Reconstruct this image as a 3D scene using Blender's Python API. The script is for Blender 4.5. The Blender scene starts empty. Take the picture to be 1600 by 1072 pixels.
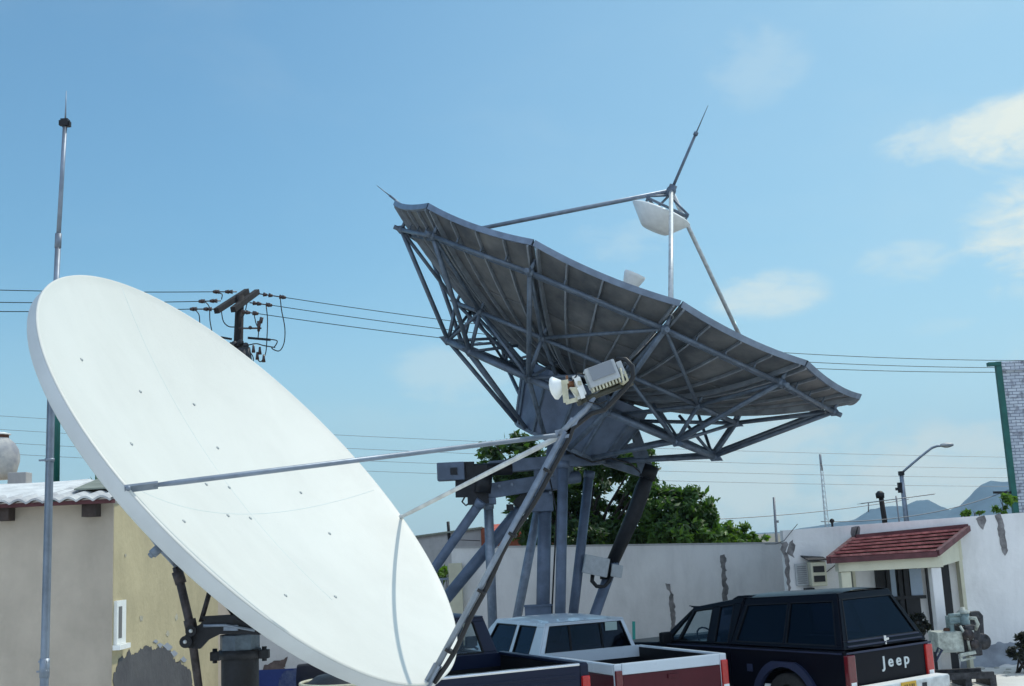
import bpy, bmesh, math, random
from mathutils import Vector, Matrix, noise
V = Vector
R_ = math.radians
random.seed(7)
scn = bpy.context.scene
COL = scn.collection
# ------------------------------------------------------------------ camera
F_PX, PITCH, ROLL, EYE = 1800.0, R_(9.9), R_(2.7), 2.6
FW = V((0, math.cos(PITCH), math.sin(PITCH)))
_U0 = V((0, -math.sin(PITCH), math.cos(PITCH))); _R0 = V((1, 0, 0))
UP = _U0*math.cos(ROLL) + _R0*math.sin(ROLL)
RT = _R0*math.cos(ROLL) - _U0*math.sin(ROLL)
CAMP = V((0, 0, EYE))
cam = bpy.data.cameras.new('camera'); camo = bpy.data.objects.new('camera', cam); COL.objects.link(camo)
m = Matrix((RT, UP, -FW)).transposed().to_4x4(); m.translation = CAMP
camo.matrix_world = m
cam.sensor_width = 36; cam.lens = F_PX/1600*36; cam.clip_start = .05; cam.clip_end = 20000
scn.camera = camo
# ------------------------------------------------------------------ light
SUN = V((.452, .305, .838)).normalized()
SUN_EL = math.asin(SUN.z); SUN_AZ = math.atan2(SUN.x, SUN.y)
sl = bpy.data.lights.new('sun', 'SUN'); sl.energy = 2.5; sl.angle = R_(.55); sl.color = (1, .95, .84)
so = bpy.data.objects.new('sun', sl); COL.objects.link(so); so.location = (0, 0, 60)
so.rotation_euler = SUN.to_track_quat('Z', 'Y').to_euler()
scn.view_settings.view_transform = 'Standard'; scn.view_settings.look = 'None'
scn.view_settings.exposure = 0.0; scn.view_settings.gamma = 1
SKY_TINT = (.60, .93, .97); SKY_STR = .15

def ray(x, y): return FW + RT*((x-800)/F_PX) - UP*((y-536)/F_PX)
def at(x, y, Y):
    d = ray(x, y); return CAMP + d*(Y/d.y)
def gnd(x, y, z=0):
    d = ray(x, y); return CAMP + d*((z-EYE)/d.z)

world = bpy.data.worlds.new('World'); scn.world = world; world.use_nodes = True
def build_world():
    nt = world.node_tree; N = nt.nodes; L = nt.links
    for n in list(N): N.remove(n)
    out = N.new('ShaderNodeOutputWorld'); bg = N.new('ShaderNodeBackground'); bg.inputs[1].default_value = SKY_STR
    sky = N.new('ShaderNodeTexSky'); sky.sky_type = 'NISHITA'; sky.sun_disc = False
    sky.sun_elevation = SUN_EL; sky.sun_rotation = SUN_AZ; sky.air_density = 1.0; sky.dust_density = 1.2; sky.ozone_density = 1.0
    L.new(bg.outputs[0], out.inputs[0])
    tint = N.new('ShaderNodeMix'); tint.data_type = 'RGBA'; tint.blend_type = 'MULTIPLY'; tint.inputs[0].default_value = 1
    L.new(sky.outputs[0], tint.inputs[6]); tint.inputs[7].default_value = (*SKY_TINT, 1)
    tc = N.new('ShaderNodeTexCoord')
    def math_(op, a, b=None):
        n = N.new('ShaderNodeMath'); n.operation = op
        for i, v in enumerate((a, b)):
            if v is None: continue
            if isinstance(v, (int, float)): n.inputs[i].default_value = v
            else: L.new(v, n.inputs[i])
        return n.outputs[0]
    def fbm(scale, detail, off=(0, 0, 0), st=(1, 1, 2.2), dist=.4):
        mp = N.new('ShaderNodeMapping'); L.new(tc.outputs['Generated'], mp.inputs[0])
        mp.inputs['Scale'].default_value = st; mp.inputs['Location'].default_value = off
        nz = N.new('ShaderNodeTexNoise'); nz.inputs['Scale'].default_value = scale; nz.inputs['Detail'].default_value = detail
        nz.inputs['Roughness'].default_value = .58; nz.inputs['Distortion'].default_value = dist
        L.new(mp.outputs[0], nz.inputs['Vector']); return nz.outputs['Fac']
    n1 = fbm(8, 10, dist=.8); n2 = fbm(26, 8, (3, 1, 2), dist=.6)
    nn = math_('ADD', math_('MULTIPLY', n1, .62), math_('MULTIPLY', n2, .38))
    # clouds: (px, py, half width px, half height px, strength)
    blobs = [(1630, 200, 150, 55, 1.0), (1470, 218, 90, 36, .6), (1650, 365, 130, 95, 1.0), (1560, 190, 90, 34, .9), (1420, 412, 80, 36, .45),
             (1200, 460, 90, 38, .62), (975, 372, 100, 45, .28), (1180, 100, 80, 65, .18), (715, 585, 120, 55, .32),
             (1500, 740, 230, 80, .8), (1180, 765, 360, 120, .65), (1530, 700, 110, 45, .75), (1020, 700, 120, 50, .4), (1490, 510, 60, 18, .2),
             (600, 660, 200, 40, .10), (1900, 560, 260, 120, .8)]
    acc = None
    for (px, py, hw, hh, st) in blobs:
        d0 = ray(px, py).normalized()
        ex = d0.cross(V((0, 0, 1))).normalized(); ey = ex.cross(d0)
        ax = ex*(F_PX/hw); ay = ey*(F_PX/hh)
        def dot(vec):
            n = N.new('ShaderNodeVectorMath'); n.operation = 'DOT_PRODUCT'
            L.new(tc.outputs['Generated'], n.inputs[0]); n.inputs[1].default_value = vec; return n.outputs['Value']
        x = dot(ax); y = dot(ay); z = dot(d0)
        r = math_('SQRT', math_('ADD', math_('MULTIPLY', x, x), math_('MULTIPLY', y, y)))
        mk = math_('MULTIPLY', math_('SUBTRACT', 1.25, r), math_('GREATER_THAN', z, .2))
        # density = clamp((mk + (noise-.5)*3)) * strength
        d = math_('ADD', mk, math_('MULTIPLY', math_('SUBTRACT', nn, .50), 5.0))
        mr = N.new('ShaderNodeMapRange'); mr.interpolation_type = 'SMOOTHSTEP'; mr.clamp = True
        L.new(d, mr.inputs[0]); mr.inputs[1].default_value = -.15; mr.inputs[2].default_value = 1.25
        mr.inputs[3].default_value = 0; mr.inputs[4].default_value = st
        edge = N.new('ShaderNodeMapRange'); edge.interpolation_type = 'SMOOTHSTEP'
        L.new(mk, edge.inputs[0]); edge.inputs[1].default_value = 0; edge.inputs[2].default_value = .5
        v = math_('MULTIPLY', mr.outputs[0], edge.outputs[0])
        acc = v if acc is None else math_('MAXIMUM', acc, v)
    # broad thin veil with low contrast, everywhere
    veil = N.new('ShaderNodeMapRange'); veil.interpolation_type = 'SMOOTHSTEP'; L.new(fbm(3.2, 5, (5, 2, 0), (1, 1, 2.5)), veil.inputs[0])
    veil.inputs[1].default_value = .45; veil.inputs[2].default_value = .8; veil.inputs[4].default_value = .10
    acc = math_('MAXIMUM', acc, veil.outputs[0])
    # thin bright veil of air towards the sun (right, low)
    dv = N.new('ShaderNodeVectorMath'); dv.operation = 'DOT_PRODUCT'; L.new(tc.outputs['Generated'], dv.inputs[0])
    dv.inputs[1].default_value = V((.78, .62, .05)).normalized()
    gl = N.new('ShaderNodeMapRange'); gl.interpolation_type = 'SMOOTHSTEP'; L.new(dv.outputs['Value'], gl.inputs[0])
    gl.inputs[1].default_value = .35; gl.inputs[2].default_value = 1.0; gl.inputs[4].default_value = .5
    pale = N.new('ShaderNodeMix'); pale.data_type = 'RGBA'; L.new(gl.outputs[0], pale.inputs[0])
    L.new(tint.outputs[2], pale.inputs[6]); pale.inputs[7].default_value = (*[c/SKY_STR for c in (.46, .71, .82)], 1)
    low = N.new('ShaderNodeSeparateXYZ'); L.new(tc.outputs['Generated'], low.inputs[0])
    lr = N.new('ShaderNodeMapRange'); lr.interpolation_type = 'SMOOTHSTEP'; L.new(low.outputs['Z'], lr.inputs[0]); lr.inputs[1].default_value = .26; lr.inputs[2].default_value = .0; lr.inputs[3].default_value = 0; lr.inputs[4].default_value = .6
    hz_ = N.new('ShaderNodeMix'); hz_.data_type = 'RGBA'; L.new(lr.outputs[0], hz_.inputs[0]); L.new(pale.outputs[2], hz_.inputs[6]); hz_.inputs[7].default_value = (*[c/SKY_STR for c in (.60, .82, .95)], 1)
    pale = hz_
    # unseen clouds added overhead and behind the viewer to brighten shaded walls
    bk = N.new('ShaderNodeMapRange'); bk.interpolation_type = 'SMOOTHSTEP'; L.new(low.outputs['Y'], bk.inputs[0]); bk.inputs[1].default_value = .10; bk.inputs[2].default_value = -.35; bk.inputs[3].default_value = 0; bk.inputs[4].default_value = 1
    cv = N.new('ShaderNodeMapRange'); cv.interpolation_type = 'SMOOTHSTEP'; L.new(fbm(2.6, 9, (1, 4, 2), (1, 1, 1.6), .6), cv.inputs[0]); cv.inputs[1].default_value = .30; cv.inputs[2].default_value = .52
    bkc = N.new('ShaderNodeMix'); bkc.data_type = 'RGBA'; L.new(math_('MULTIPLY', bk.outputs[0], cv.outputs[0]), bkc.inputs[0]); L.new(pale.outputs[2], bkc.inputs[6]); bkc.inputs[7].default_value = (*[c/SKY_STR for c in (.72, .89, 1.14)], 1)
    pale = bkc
    mix = N.new('ShaderNodeMix'); mix.data_type = 'RGBA'
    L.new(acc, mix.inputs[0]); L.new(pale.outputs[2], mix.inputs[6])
    mix.inputs[7].default_value = (*[c/SKY_STR for c in (.86, .93, .86)], 1)
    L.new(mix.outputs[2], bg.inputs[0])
build_world()

# ------------------------------------------------------------------ materials
MATS = {}
def mat(name, col, rough=.7, metal=0, var=.0, scale=4, bump=0, bscale=None, spec=.5, col2=None, stretch=(1, 1, 1), coat=0, island=0, streak=0):
    if name in MATS: return MATS[name]
    m = bpy.data.materials.new(name); m.use_nodes = True; nt = m.node_tree; N = nt.nodes; L = nt.links
    b = N['Principled BSDF']; b.inputs['Roughness'].default_value = rough; b.inputs['Metallic'].default_value = metal
    b.inputs['Specular IOR Level'].default_value = spec; b.inputs['Coat Weight'].default_value = coat
    b.inputs['Base Color'].default_value = (*col, 1)
    if var or bump or col2:
        tc = N.new('ShaderNodeTexCoord'); mp = N.new('ShaderNodeMapping'); L.new(tc.outputs['Object'], mp.inputs[0])
        mp.inputs['Scale'].default_value = stretch
        nz = N.new('ShaderNodeTexNoise'); nz.inputs['Scale'].default_value = scale; nz.inputs['Detail'].default_value = 8; nz.inputs['Roughness'].default_value = .62
        L.new(mp.outputs[0], nz.inputs['Vector'])
        cr = N.new('ShaderNodeValToRGB'); L.new(nz.outputs['Fac'], cr.inputs[0])
        c2 = col2 if col2 else tuple(max(0, c*(1-var)) for c in col); c1 = col if col2 else tuple(min(1, c*(1+var)) for c in col)
        cr.color_ramp.elements[0].color = (*c2, 1); cr.color_ramp.elements[0].position = .36
        cr.color_ramp.elements[1].color = (*c1, 1); cr.color_ramp.elements[1].position = .64
        L.new(cr.outputs[0], b.inputs['Base Color'])
        mr = N.new('ShaderNodeMapRange'); L.new(nz.outputs['Fac'], mr.inputs[0]); mr.inputs[3].default_value = min(1, rough+.12); mr.inputs[4].default_value = max(.02, rough-.12)
        L.new(mr.outputs[0], b.inputs['Roughness'])
        if bump:
            n2 = N.new('ShaderNodeTexNoise'); n2.inputs['Scale'].default_value = bscale or scale*6; n2.inputs['Detail'].default_value = 6
            L.new(mp.outputs[0], n2.inputs['Vector'])
            bp = N.new('ShaderNodeBump'); bp.inputs['Strength'].default_value = min(1, bump); bp.inputs['Distance'].default_value = .02
            L.new(n2.outputs['Fac'], bp.inputs['Height']); L.new(bp.outputs[0], b.inputs['Normal'])
        if streak:
            mp3 = N.new('ShaderNodeMapping'); L.new(tc.outputs['Object'], mp3.inputs[0]); mp3.inputs['Scale'].default_value = (1, 1, .3)
            n3 = N.new('ShaderNodeTexNoise'); n3.inputs['Scale'].default_value = 2.0; n3.inputs['Detail'].default_value = 9; n3.inputs['Roughness'].default_value = .7; n3.inputs['Distortion'].default_value = .3
            L.new(mp3.outputs[0], n3.inputs['Vector']); c3 = N.new('ShaderNodeValToRGB'); L.new(n3.outputs['Fac'], c3.inputs[0])
            c3.color_ramp.elements[0].position = .33; c3.color_ramp.elements[0].color = (*[1-streak]*3, 1); c3.color_ramp.elements[1].position = .56; c3.color_ramp.elements[1].color = (1, 1, 1, 1)
            m3 = N.new('ShaderNodeMix'); m3.data_type = 'RGBA'; m3.blend_type = 'MULTIPLY'; m3.inputs[0].default_value = 1
            L.new(cr.outputs[0], m3.inputs[6]); L.new(c3.outputs[0], m3.inputs[7]); L.new(m3.outputs[2], b.inputs['Base Color'])
        if island:
            g = N.new('ShaderNodeNewGeometry'); mr2 = N.new('ShaderNodeMapRange'); L.new(g.outputs['Random Per Island'], mr2.inputs[0])
            mr2.inputs[3].default_value = 1-island; mr2.inputs[4].default_value = 1+island
            mx = N.new('ShaderNodeVectorMath'); mx.operation = 'SCALE'; L.new(cr.outputs[0], mx.inputs[0]); L.new(mr2.outputs[0], mx.inputs['Scale'])
            L.new(mx.outputs[0], b.inputs['Base Color'])
    MATS[name] = m; return m
def leafmat(name, c1, c2):
    m = mat(name, c1, .5, 0, .1, 1.3, col2=c2, island=.45, spec=.4)
    nt = m.node_tree; b = nt.nodes['Principled BSDF']; out = nt.nodes['Material Output']
    tr = nt.nodes.new('ShaderNodeBsdfTranslucent'); tr.inputs[0].default_value = (c1[0]*2.0, c1[1]*2.2, c1[2]*.8, 1)
    mx = nt.nodes.new('ShaderNodeMixShader'); mx.inputs[0].default_value = .3
    nt.links.new(b.outputs[0], mx.inputs[1]); nt.links.new(tr.outputs[0], mx.inputs[2]); nt.links.new(mx.outputs[0], out.inputs[0]); return m
def glassmat(name, tint, refl=(.8, .9, 1)):
    m = bpy.data.materials.new(name); m.use_nodes = True; nt = m.node_tree; N = nt.nodes; L = nt.links
    N.remove(N['Principled BSDF']); out = N['Material Output']
    t = N.new('ShaderNodeBsdfTransparent'); t.inputs[0].default_value = (*tint, 1)
    g = N.new('ShaderNodeBsdfGlossy'); g.inputs['Roughness'].default_value = .03; g.inputs[0].default_value = (*refl, 1)
    lw = N.new('ShaderNodeLayerWeight'); lw.inputs[0].default_value = .5
    pw = N.new('ShaderNodeMath'); pw.operation = 'POWER'; L.new(lw.outputs['Facing'], pw.inputs[0]); pw.inputs[1].default_value = 4.5
    fr = N.new('ShaderNodeMath'); fr.operation = 'MULTIPLY_ADD'; L.new(pw.outputs[0], fr.inputs[0]); fr.inputs[1].default_value = .8; fr.inputs[2].default_value = .04
    mx = N.new('ShaderNodeMixShader'); L.new(fr.outputs[0], mx.inputs[0]); L.new(t.outputs[0], mx.inputs[1]); L.new(g.outputs[0], mx.inputs[2])
    L.new(mx.outputs[0], out.inputs[0]); return m
M = dict(
    dish=mat('white_gelcoat', (.70, .69, .63), .5, 0, .03, 1.1, .06, 30, streak=.05),
    disrim=mat('gelcoat_back', (.62, .64, .64), .6, 0, .06, 2.5),
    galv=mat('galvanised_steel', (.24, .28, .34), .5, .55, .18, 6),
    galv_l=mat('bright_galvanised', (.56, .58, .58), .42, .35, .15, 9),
    truss=mat('grey_painted_truss', (.13, .165, .215), .5, .35, .22, 5),
    panel=mat('weathered_aluminium_panel', (.20, .20, .20), .6, .2, .3, 1.3, .3, 7, col2=(.075, .085, .10), stretch=(1, 1, 1)),
    lip=mat('panel_edge', (.20, .25, .33), .45, .45, .15, 4),
    rib=mat('panel_rib', (.27, .30, .34), .5, .4, .2, 4),
    ped=mat('grey_pedestal_paint', (.115, .15, .215), .5, .2, .2, 3, .1),
    dark=mat('black_steel', (.008, .009, .013), .55, .1, .3, 8, .2),
    rust=mat('dark_rusty_rod', (.06, .05, .05), .6, .4, .4, 14, .2),
    cable=mat('black_cable', (.012, .012, .014), .55),
    white=mat('white_enamel', (.86, .87, .84), .4, 0, .06, 8),
    ivory=mat('ivory_waveguide', (.55, .52, .38), .5, 0, .2, 12),
    boxg=mat('light_grey_cast_box', (.45, .47, .48), .5, .1, .1, 10),
    copper=mat('copper_brown', (.22, .10, .05), .5, .5, .3, 12),
    wall=mat('white_limewash', (.82, .81, .80), .9, 0, .06, .7, .35, 14, streak=.13),
    wall2=mat('grey_plaster', (.46, .46, .46), .9, 0, .12, 1.0, .4, 14, streak=.2),
    stain=mat('bare_mortar', (.21, .20, .20), .95, 0, .4, 6, .6, 20),
    beige=mat('beige_plaster', (.50, .43, .35), .9, 0, .12, 1.2, .3, 18, streak=.09),
    ochre=mat('ochre_plaster', (.50, .43, .27), .9, 0, .12, 1.3, .3, 18, streak=.09),
    cream=mat('cream_paint', (.62, .60, .46), .8, 0, .08, 2, .2),
    bluep=mat('blue_wall_paint', (.03, .06, .25), .7, 0, .15, 2, .2),
    tile=mat('red_painted_tiles', (.54, .22, .20), .7, 0, .25, 7, .4, col2=(.24, .065, .065), streak=.3),
    tiledk=mat('dark_tile_edge', (.10, .03, .035), .7, 0, .25, 5, .3),
    asb=mat('whitewashed_corrugated_sheet', (.66, .66, .64), .85, 0, .2, 3.5, .5, 20, col2=(.38, .38, .39)),
    asb2=mat('grey_fibre_sheet', (.22, .24, .20), .9, 0, .2, 3, .3),
    wood=mat('dark_beam', (.05, .035, .03), .8, 0, .3, 6, .4),
    pole=mat('creosoted_wood', (.018, .015, .016), .85, 0, .35, 8, .5, stretch=(1, 1, .15)),
    green=mat('green_paint', (.01, .12, .10), .5, 0, .15, 4),
    concrete=mat('pale_concrete', (.50, .50, .46), .9, 0, .12, .8, .4, 25, col2=(.40, .40, .37)),
    leaf=None,
    bark=mat('bark', (.032, .026, .022), .9, 0, .4, 6, .6),
    rock=mat('hazed_scrub_mountain', (.05, .10, .15), .95, 0, .35, .02, .5, .2, col2=(.028, .06, .10)),  # distance haze is mixed into the blue base colour
    blackp=mat('black_car_paint', (.003, .004, .009), .3, 0, spec=.12),
    navyp=mat('navy_car_paint', (.007, .012, .034), .3, 0, spec=.25),
    whitep=mat('pale_blue_white_car_paint', (.55, .62, .68), .3, 0, .03, 3, coat=.5),
    maroon=mat('maroon_car_paint', (.07, .006, .012), .4, 0, .1, 3, spec=.3),
    rubber=mat('tyre_rubber', (.02, .02, .02), .8, 0, .2, 20, .3),
    chrome=mat('chrome', (.7, .72, .74), .18, .95, .06, 4),
    trim=mat('black_plastic_trim', (.006, .007, .01), .5, spec=.2),
    bluetrim=mat('blue_grey_flare', (.014, .022, .058), .5, 0, .1, 6),
    seat=mat('dark_seat_fabric', (.03, .028, .032), .9),
    redl=mat('red_lamp_plastic', (.45, .012, .01), .15, 0, .15, 20, coat=.5),
    redd=mat('dark_red_lamp_plastic', (.12, .006, .012), .2, 0, .15, 20, coat=.5),
    plate=mat('orange_yellow_plate', (.60, .36, .03), .5, 0, .05, 20),
    letter=mat('silver_letters', (.6, .65, .66), .35, .2),
    iron=mat('oily_machine_iron', (.05, .05, .055), .5, .5, .5, 12, .4),
    machw=mat('machine_pale_paint', (.42, .45, .40), .6, 0, .35, 9, .3),
    machg=mat('machine_green_grey_paint', (.20, .27, .27), .55, .1, .3, 9, .3),
    tarp=mat('blue_tarp', (.02, .05, .26), .5, 0, .3, 4, .5, 9),
    aerial=mat('aerial_aluminium', (.25, .26, .28), .5, .6),
    tank=mat('grimy_white_tank', (.62, .60, .55), .8, 0, .3, 2.5, .4, 16, col2=(.30, .31, .34)),
    brown=mat('brown_paint', (.10, .04, .02), .7),
    sticker=mat('yellow_sticker', (.6, .5, .05), .6),
    porc=mat('brown_porcelain', (.06, .035, .03), .25, 0, .2, 10),
    brick_r=mat('red_brick', (.30, .09, .05), .85, 0, .25, 6, .3),
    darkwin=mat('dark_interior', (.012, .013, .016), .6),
)
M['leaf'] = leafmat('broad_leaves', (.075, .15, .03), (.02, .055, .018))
M['leafs'] = leafmat('shaded_leaves', (.05, .10, .026), (.015, .04, .014))  # backlit darkness of the big tree put into the leaf colour
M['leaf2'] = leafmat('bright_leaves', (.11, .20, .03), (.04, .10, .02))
M['leafd'] = leafmat('dark_leaves', (.03, .035, .03), (.012, .014, .016))
M['leafg'] = leafmat('dusty_grey_leaves', (.075, .08, .085), (.035, .038, .045))
M['leafb'] = leafmat('dry_brown_leaves', (.12, .09, .07), (.05, .035, .035))
M['glass'] = glassmat('car_glass', (.95, .98, .98), (.35, .42, .5)); M['glassd'] = glassmat('tinted_car_glass', (.22, .25, .32), (.35, .45, .6))
M['glassh'] = glassmat('house_glass', (.35, .45, .5))
def brick_material():
    m = bpy.data.materials.new('whitewashed_brick'); m.use_nodes = True; N = m.node_tree.nodes; L = m.node_tree.links; b = N['Principled BSDF']
    tc = N.new('ShaderNodeTexCoord'); mp = N.new('ShaderNodeMapping'); L.new(tc.outputs['Object'], mp.inputs[0]); mp.inputs['Rotation'].default_value = (R_(90), 0, 0)
    br = N.new('ShaderNodeTexBrick'); L.new(mp.outputs[0], br.inputs[0])
    br.inputs['Scale'].default_value = 1; br.inputs['Brick Width'].default_value = .24; br.inputs['Row Height'].default_value = .085; br.inputs['Mortar Size'].default_value = .009
    br.inputs['Color1'].default_value = (.70, .74, .80, 1); br.inputs['Color2'].default_value = (.52, .56, .64, 1); br.inputs['Mortar'].default_value = (.20, .23, .30, 1)
    nz = N.new('ShaderNodeTexNoise'); nz.inputs['Scale'].default_value = 5; nz.inputs['Detail'].default_value = 8; L.new(tc.outputs['Object'], nz.inputs[0])
    cr = N.new('ShaderNodeValToRGB'); L.new(nz.outputs[0], cr.inputs[0]); cr.color_ramp.elements[0].position = .30; cr.color_ramp.elements[1].position = .46
    mx = N.new('ShaderNodeMix'); mx.data_type = 'RGBA'; L.new(cr.outputs[0], mx.inputs[0]); mx.inputs[6].default_value = (.20, .20, .24, 1); L.new(br.outputs[0], mx.inputs[7])
    L.new(mx.outputs[2], b.inputs['Base Color']); b.inputs['Roughness'].default_value = .9
    bp = N.new('ShaderNodeBump'); bp.inputs['Strength'].default_value = .7; bp.inputs['Distance'].default_value = .02; L.new(br.outputs[0], bp.inputs['Height']); L.new(bp.outputs[0], b.inputs['Normal'])
    return m
M['brickw'] = brick_material()
def ground_material():
    m = mat('dusty_concrete_yard', (.74, .73, .68), .92, 0, .1, .5, .4, 30, col2=(.56, .55, .52)); return m
M['ground'] = ground_material()

# ------------------------------------------------------------------ mesh helpers
class MB:
    def __init__(s): s.bm = bmesh.new(); s.smooth = set()
    def _face(s, vs, sm=False):
        try:
            f = s.bm.faces.new(vs); f.smooth = sm; return f
        except ValueError: return None
    def box(s, c, size, rot=None, bevel=0):
        c = V(c); hx, hy, hz = [a/2 for a in size]
        vs = []
        for x, y, z in ((-1,-1,-1),(1,-1,-1),(1,1,-1),(-1,1,-1),(-1,-1,1),(1,-1,1),(1,1,1),(-1,1,1)):
            p = V((x*hx, y*hy, z*hz))
            if rot is not None: p = rot @ p
            vs.append(s.bm.verts.new(c+p))
        fs = [s._face([vs[i] for i in q]) for q in ((0,3,2,1),(4,5,6,7),(0,1,5,4),(1,2,6,5),(2,3,7,6),(3,0,4,7))]
        if bevel:
            es = list({e for f in fs for e in f.edges})
            bmesh.ops.bevel(s.bm, geom=es, offset=bevel, segments=2, affect='EDGES', profile=.6)
        return s
    def tube(s, pts, r, seg=10, caps=True, smooth=True):
        pts = [V(p) for p in pts]; n = len(pts)
        if not hasattr(r, '__len__'): r = [r]*n
        rings = []; up = None
        for i, p in enumerate(pts):
            t = (pts[min(i+1, n-1)]-pts[max(i-1, 0)])
            if t.length < 1e-9: t = V((0, 0, 1))
            t.normalize()
            if up is None:
                up = t.orthogonal().normalized()
            else:
                up = (up - t*up.dot(t))
                if up.length < 1e-6: up = t.orthogonal()
                up.normalize()
            b = t.cross(up)
            rings.append([s.bm.verts.new(p + (up*math.cos(2*math.pi*k/seg) + b*math.sin(2*math.pi*k/seg))*r[i]) for k in range(seg)])
        for i in range(n-1):
            for k in range(seg):
                s._face([rings[i][k], rings[i][(k+1) % seg], rings[i+1][(k+1) % seg], rings[i+1][k]], smooth)
        if caps:
            s._face(rings[0][::-1]); s._face(rings[-1])
        return s
    def bar(s, a, b, w, h=None, up=V((0, 0, 1))):
        a = V(a); b = V(b); h = h or w; t = (b-a); L = t.length; t.normalize()
        x = t.cross(up)
        if x.length < 1e-4: x = t.orthogonal()
        x.normalize(); z = x.cross(t)
        rot = Matrix((x, t, z)).transposed()
        return s.box((a+b)/2, (w, L, h), rot)
    def lathe(s, o, axis, prof, seg=32, smooth=True, close=False):
        # prof: list of (radius, height along axis)
        o = V(o); ax = V(axis).normalized(); u = ax.orthogonal().normalized(); w = ax.cross(u)
        rings = []
        for (r, h) in prof:
            if r < 1e-6: rings.append([s.bm.verts.new(o+ax*h)])
            else: rings.append([s.bm.verts.new(o + ax*h + (u*math.cos(2*math.pi*k/seg)+w*math.sin(2*math.pi*k/seg))*r) for k in range(seg)])
        for a, b in zip(rings[:-1], rings[1:]):
            for k in range(seg):
                k2 = (k+1) % seg
                if len(a) == 1 and len(b) == 1: continue
                if len(a) == 1: s._face([a[0], b[k2], b[k]], smooth)
                elif len(b) == 1: s._face([a[k], a[k2], b[0]], smooth)
                else: s._face([a[k], a[k2], b[k2], b[k]], smooth)
        return s
    def prism(s, pts, thick):
        # pts: planar 3d polygon; extruded by vector
        t = V(thick); a = [s.bm.verts.new(V(p)) for p in pts]; b = [s.bm.verts.new(V(p)+t) for p in pts]
        s._face(a[::-1]); s._face(b); n = len(a)
        for i in range(n): s._face([a[i], a[(i+1) % n], b[(i+1) % n], b[i]])
        return s
    def grid(s, rows, smooth=True, close=False):
        vs = [[s.bm.verts.new(V(p)) for p in r] for r in rows]
        for i in range(len(vs)-1):
            for j in range(len(vs[0])-1):
                s._face([vs[i][j], vs[i][j+1], vs[i+1][j+1], vs[i+1][j]], smooth)
        return s
    def ball(s, c, r, seg=16, rings=10, scale=(1, 1, 1), smooth=True):
        m_ = Matrix.Translation(V(c)) @ Matrix.Diagonal((*[r*k for k in scale], 1))
        g = bmesh.ops.create_uvsphere(s.bm, u_segments=seg, v_segments=rings, radius=1, matrix=m_)
        for v in g['verts']:
            for f in v.link_faces: f.smooth = smooth
        return s
    def build(s, name, material, parent=None, bevel=0, autosmooth=False):
        bmesh.ops.recalc_face_normals(s.bm, faces=s.bm.faces[:])
        me = bpy.data.meshes.new(name); s.bm.to_mesh(me); s.bm.free(); me.materials.append(material)
        o = bpy.data.objects.new(name, me); COL.objects.link(o)
        if parent is not None:
            o.parent = parent; o.matrix_parent_inverse = PINV.get(parent.name, Matrix.Identity(4))
            PINV[o.name] = Matrix.Identity(4)
        if bevel:
            md = o.modifiers.new('bevel', 'BEVEL'); md.width = bevel; md.segments = 2; md.limit_method = 'ANGLE'; md.angle_limit = R_(40)
        return o
PINV = {}
def tag(o, label=None, cat=None, group=None, kind=None):
    if label: o['label'] = label
    if cat: o['category'] = cat
    if group: o['group'] = group
    if kind: o['kind'] = kind
    return o
def thing(name, label, cat, loc=(0, 0, 0), group=None, local=False, rz=0):
    """Empty at the thing's base. local=False: children are given in world coordinates."""
    o = bpy.data.objects.new(name, None); COL.objects.link(o); o.empty_display_size = .2
    mw = Matrix.Translation(V(loc)) @ Matrix.Rotation(rz, 4, 'Z')
    o.location = loc; o.rotation_euler = (0, 0, rz)
    PINV[o.name] = Matrix.Identity(4) if local else mw.inverted()
    return tag(o, label, cat, group)
def struct(o): o['kind'] = 'structure'; return o

# ------------------------------------------------------------------ ground and far terrain
b = MB()
xs = [-4500, -2500, -600, -120, -40, 0, 40, 120, 600, 2500, 4500]
b.grid([[(x, y, 0) for x in xs] for y in (-300, -20, 0, 10, 20, 30, 60, 150, 600, 2500, 3700)], smooth=False)
struct(b.build('ground', mat('dry_earth', (.26, .22, .16), .95, 0, .3, .15, .4, 8, col2=(.14, .13, .09))))
b = MB(); b.grid([[(x, y, .004) for x in range(-26, 27, 4)] for y in range(-14, 28, 3)], smooth=False); struct(b.build('yard', M['ground']))

def mountains():
    sil = [(1180, 838), (1250, 826), (1335, 812), (1360, 796), (1385, 791), (1412, 791), (1432, 782), (1450, 781), (1468, 790), (1484, 797), (1500, 790), (1515, 775), (1532, 758), (1548, 751), (1566, 753), (1585, 752), (1620, 738), (1680, 740), (1760, 765), (1900, 800)]
    Y = 2600; b = MB(); rows = []
    crest = []
    for i in range(len(sil)-1):
        for k in range(6):
            t = k/6; x = sil[i][0]*(1-t)+sil[i+1][0]*t; y = sil[i][1]*(1-t)+sil[i+1][1]*t
            crest.append(at(x, y + noise.noise(V((x*.11, 0, 0)))*1.2, Y))
    for s_ in (-1, -.8, -.6, -.4, -.2, 0, .25, .5, .75, 1):
        row = []
        for p in crest:
            h = max(2, p.z); k = 1-abs(s_)
            dy = s_*(500 if s_ < 0 else 900)
            rid = noise.noise(V((p.x*.006, dy*.004, 1)))*h*.35*k*(1-k)*2 + noise.noise(V((p.x*.02, dy*.02, 5)))*h*.12*(1-k)*k*3
            row.append((p.x*(1+dy/Y) + noise.noise(V((p.x*.003, dy*.01, 9)))*60*(1-k), p.y+dy, h*k**.85 + rid - 3*(1-k)))
        rows.append(row)
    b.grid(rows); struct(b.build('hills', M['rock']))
mountains()
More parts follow.
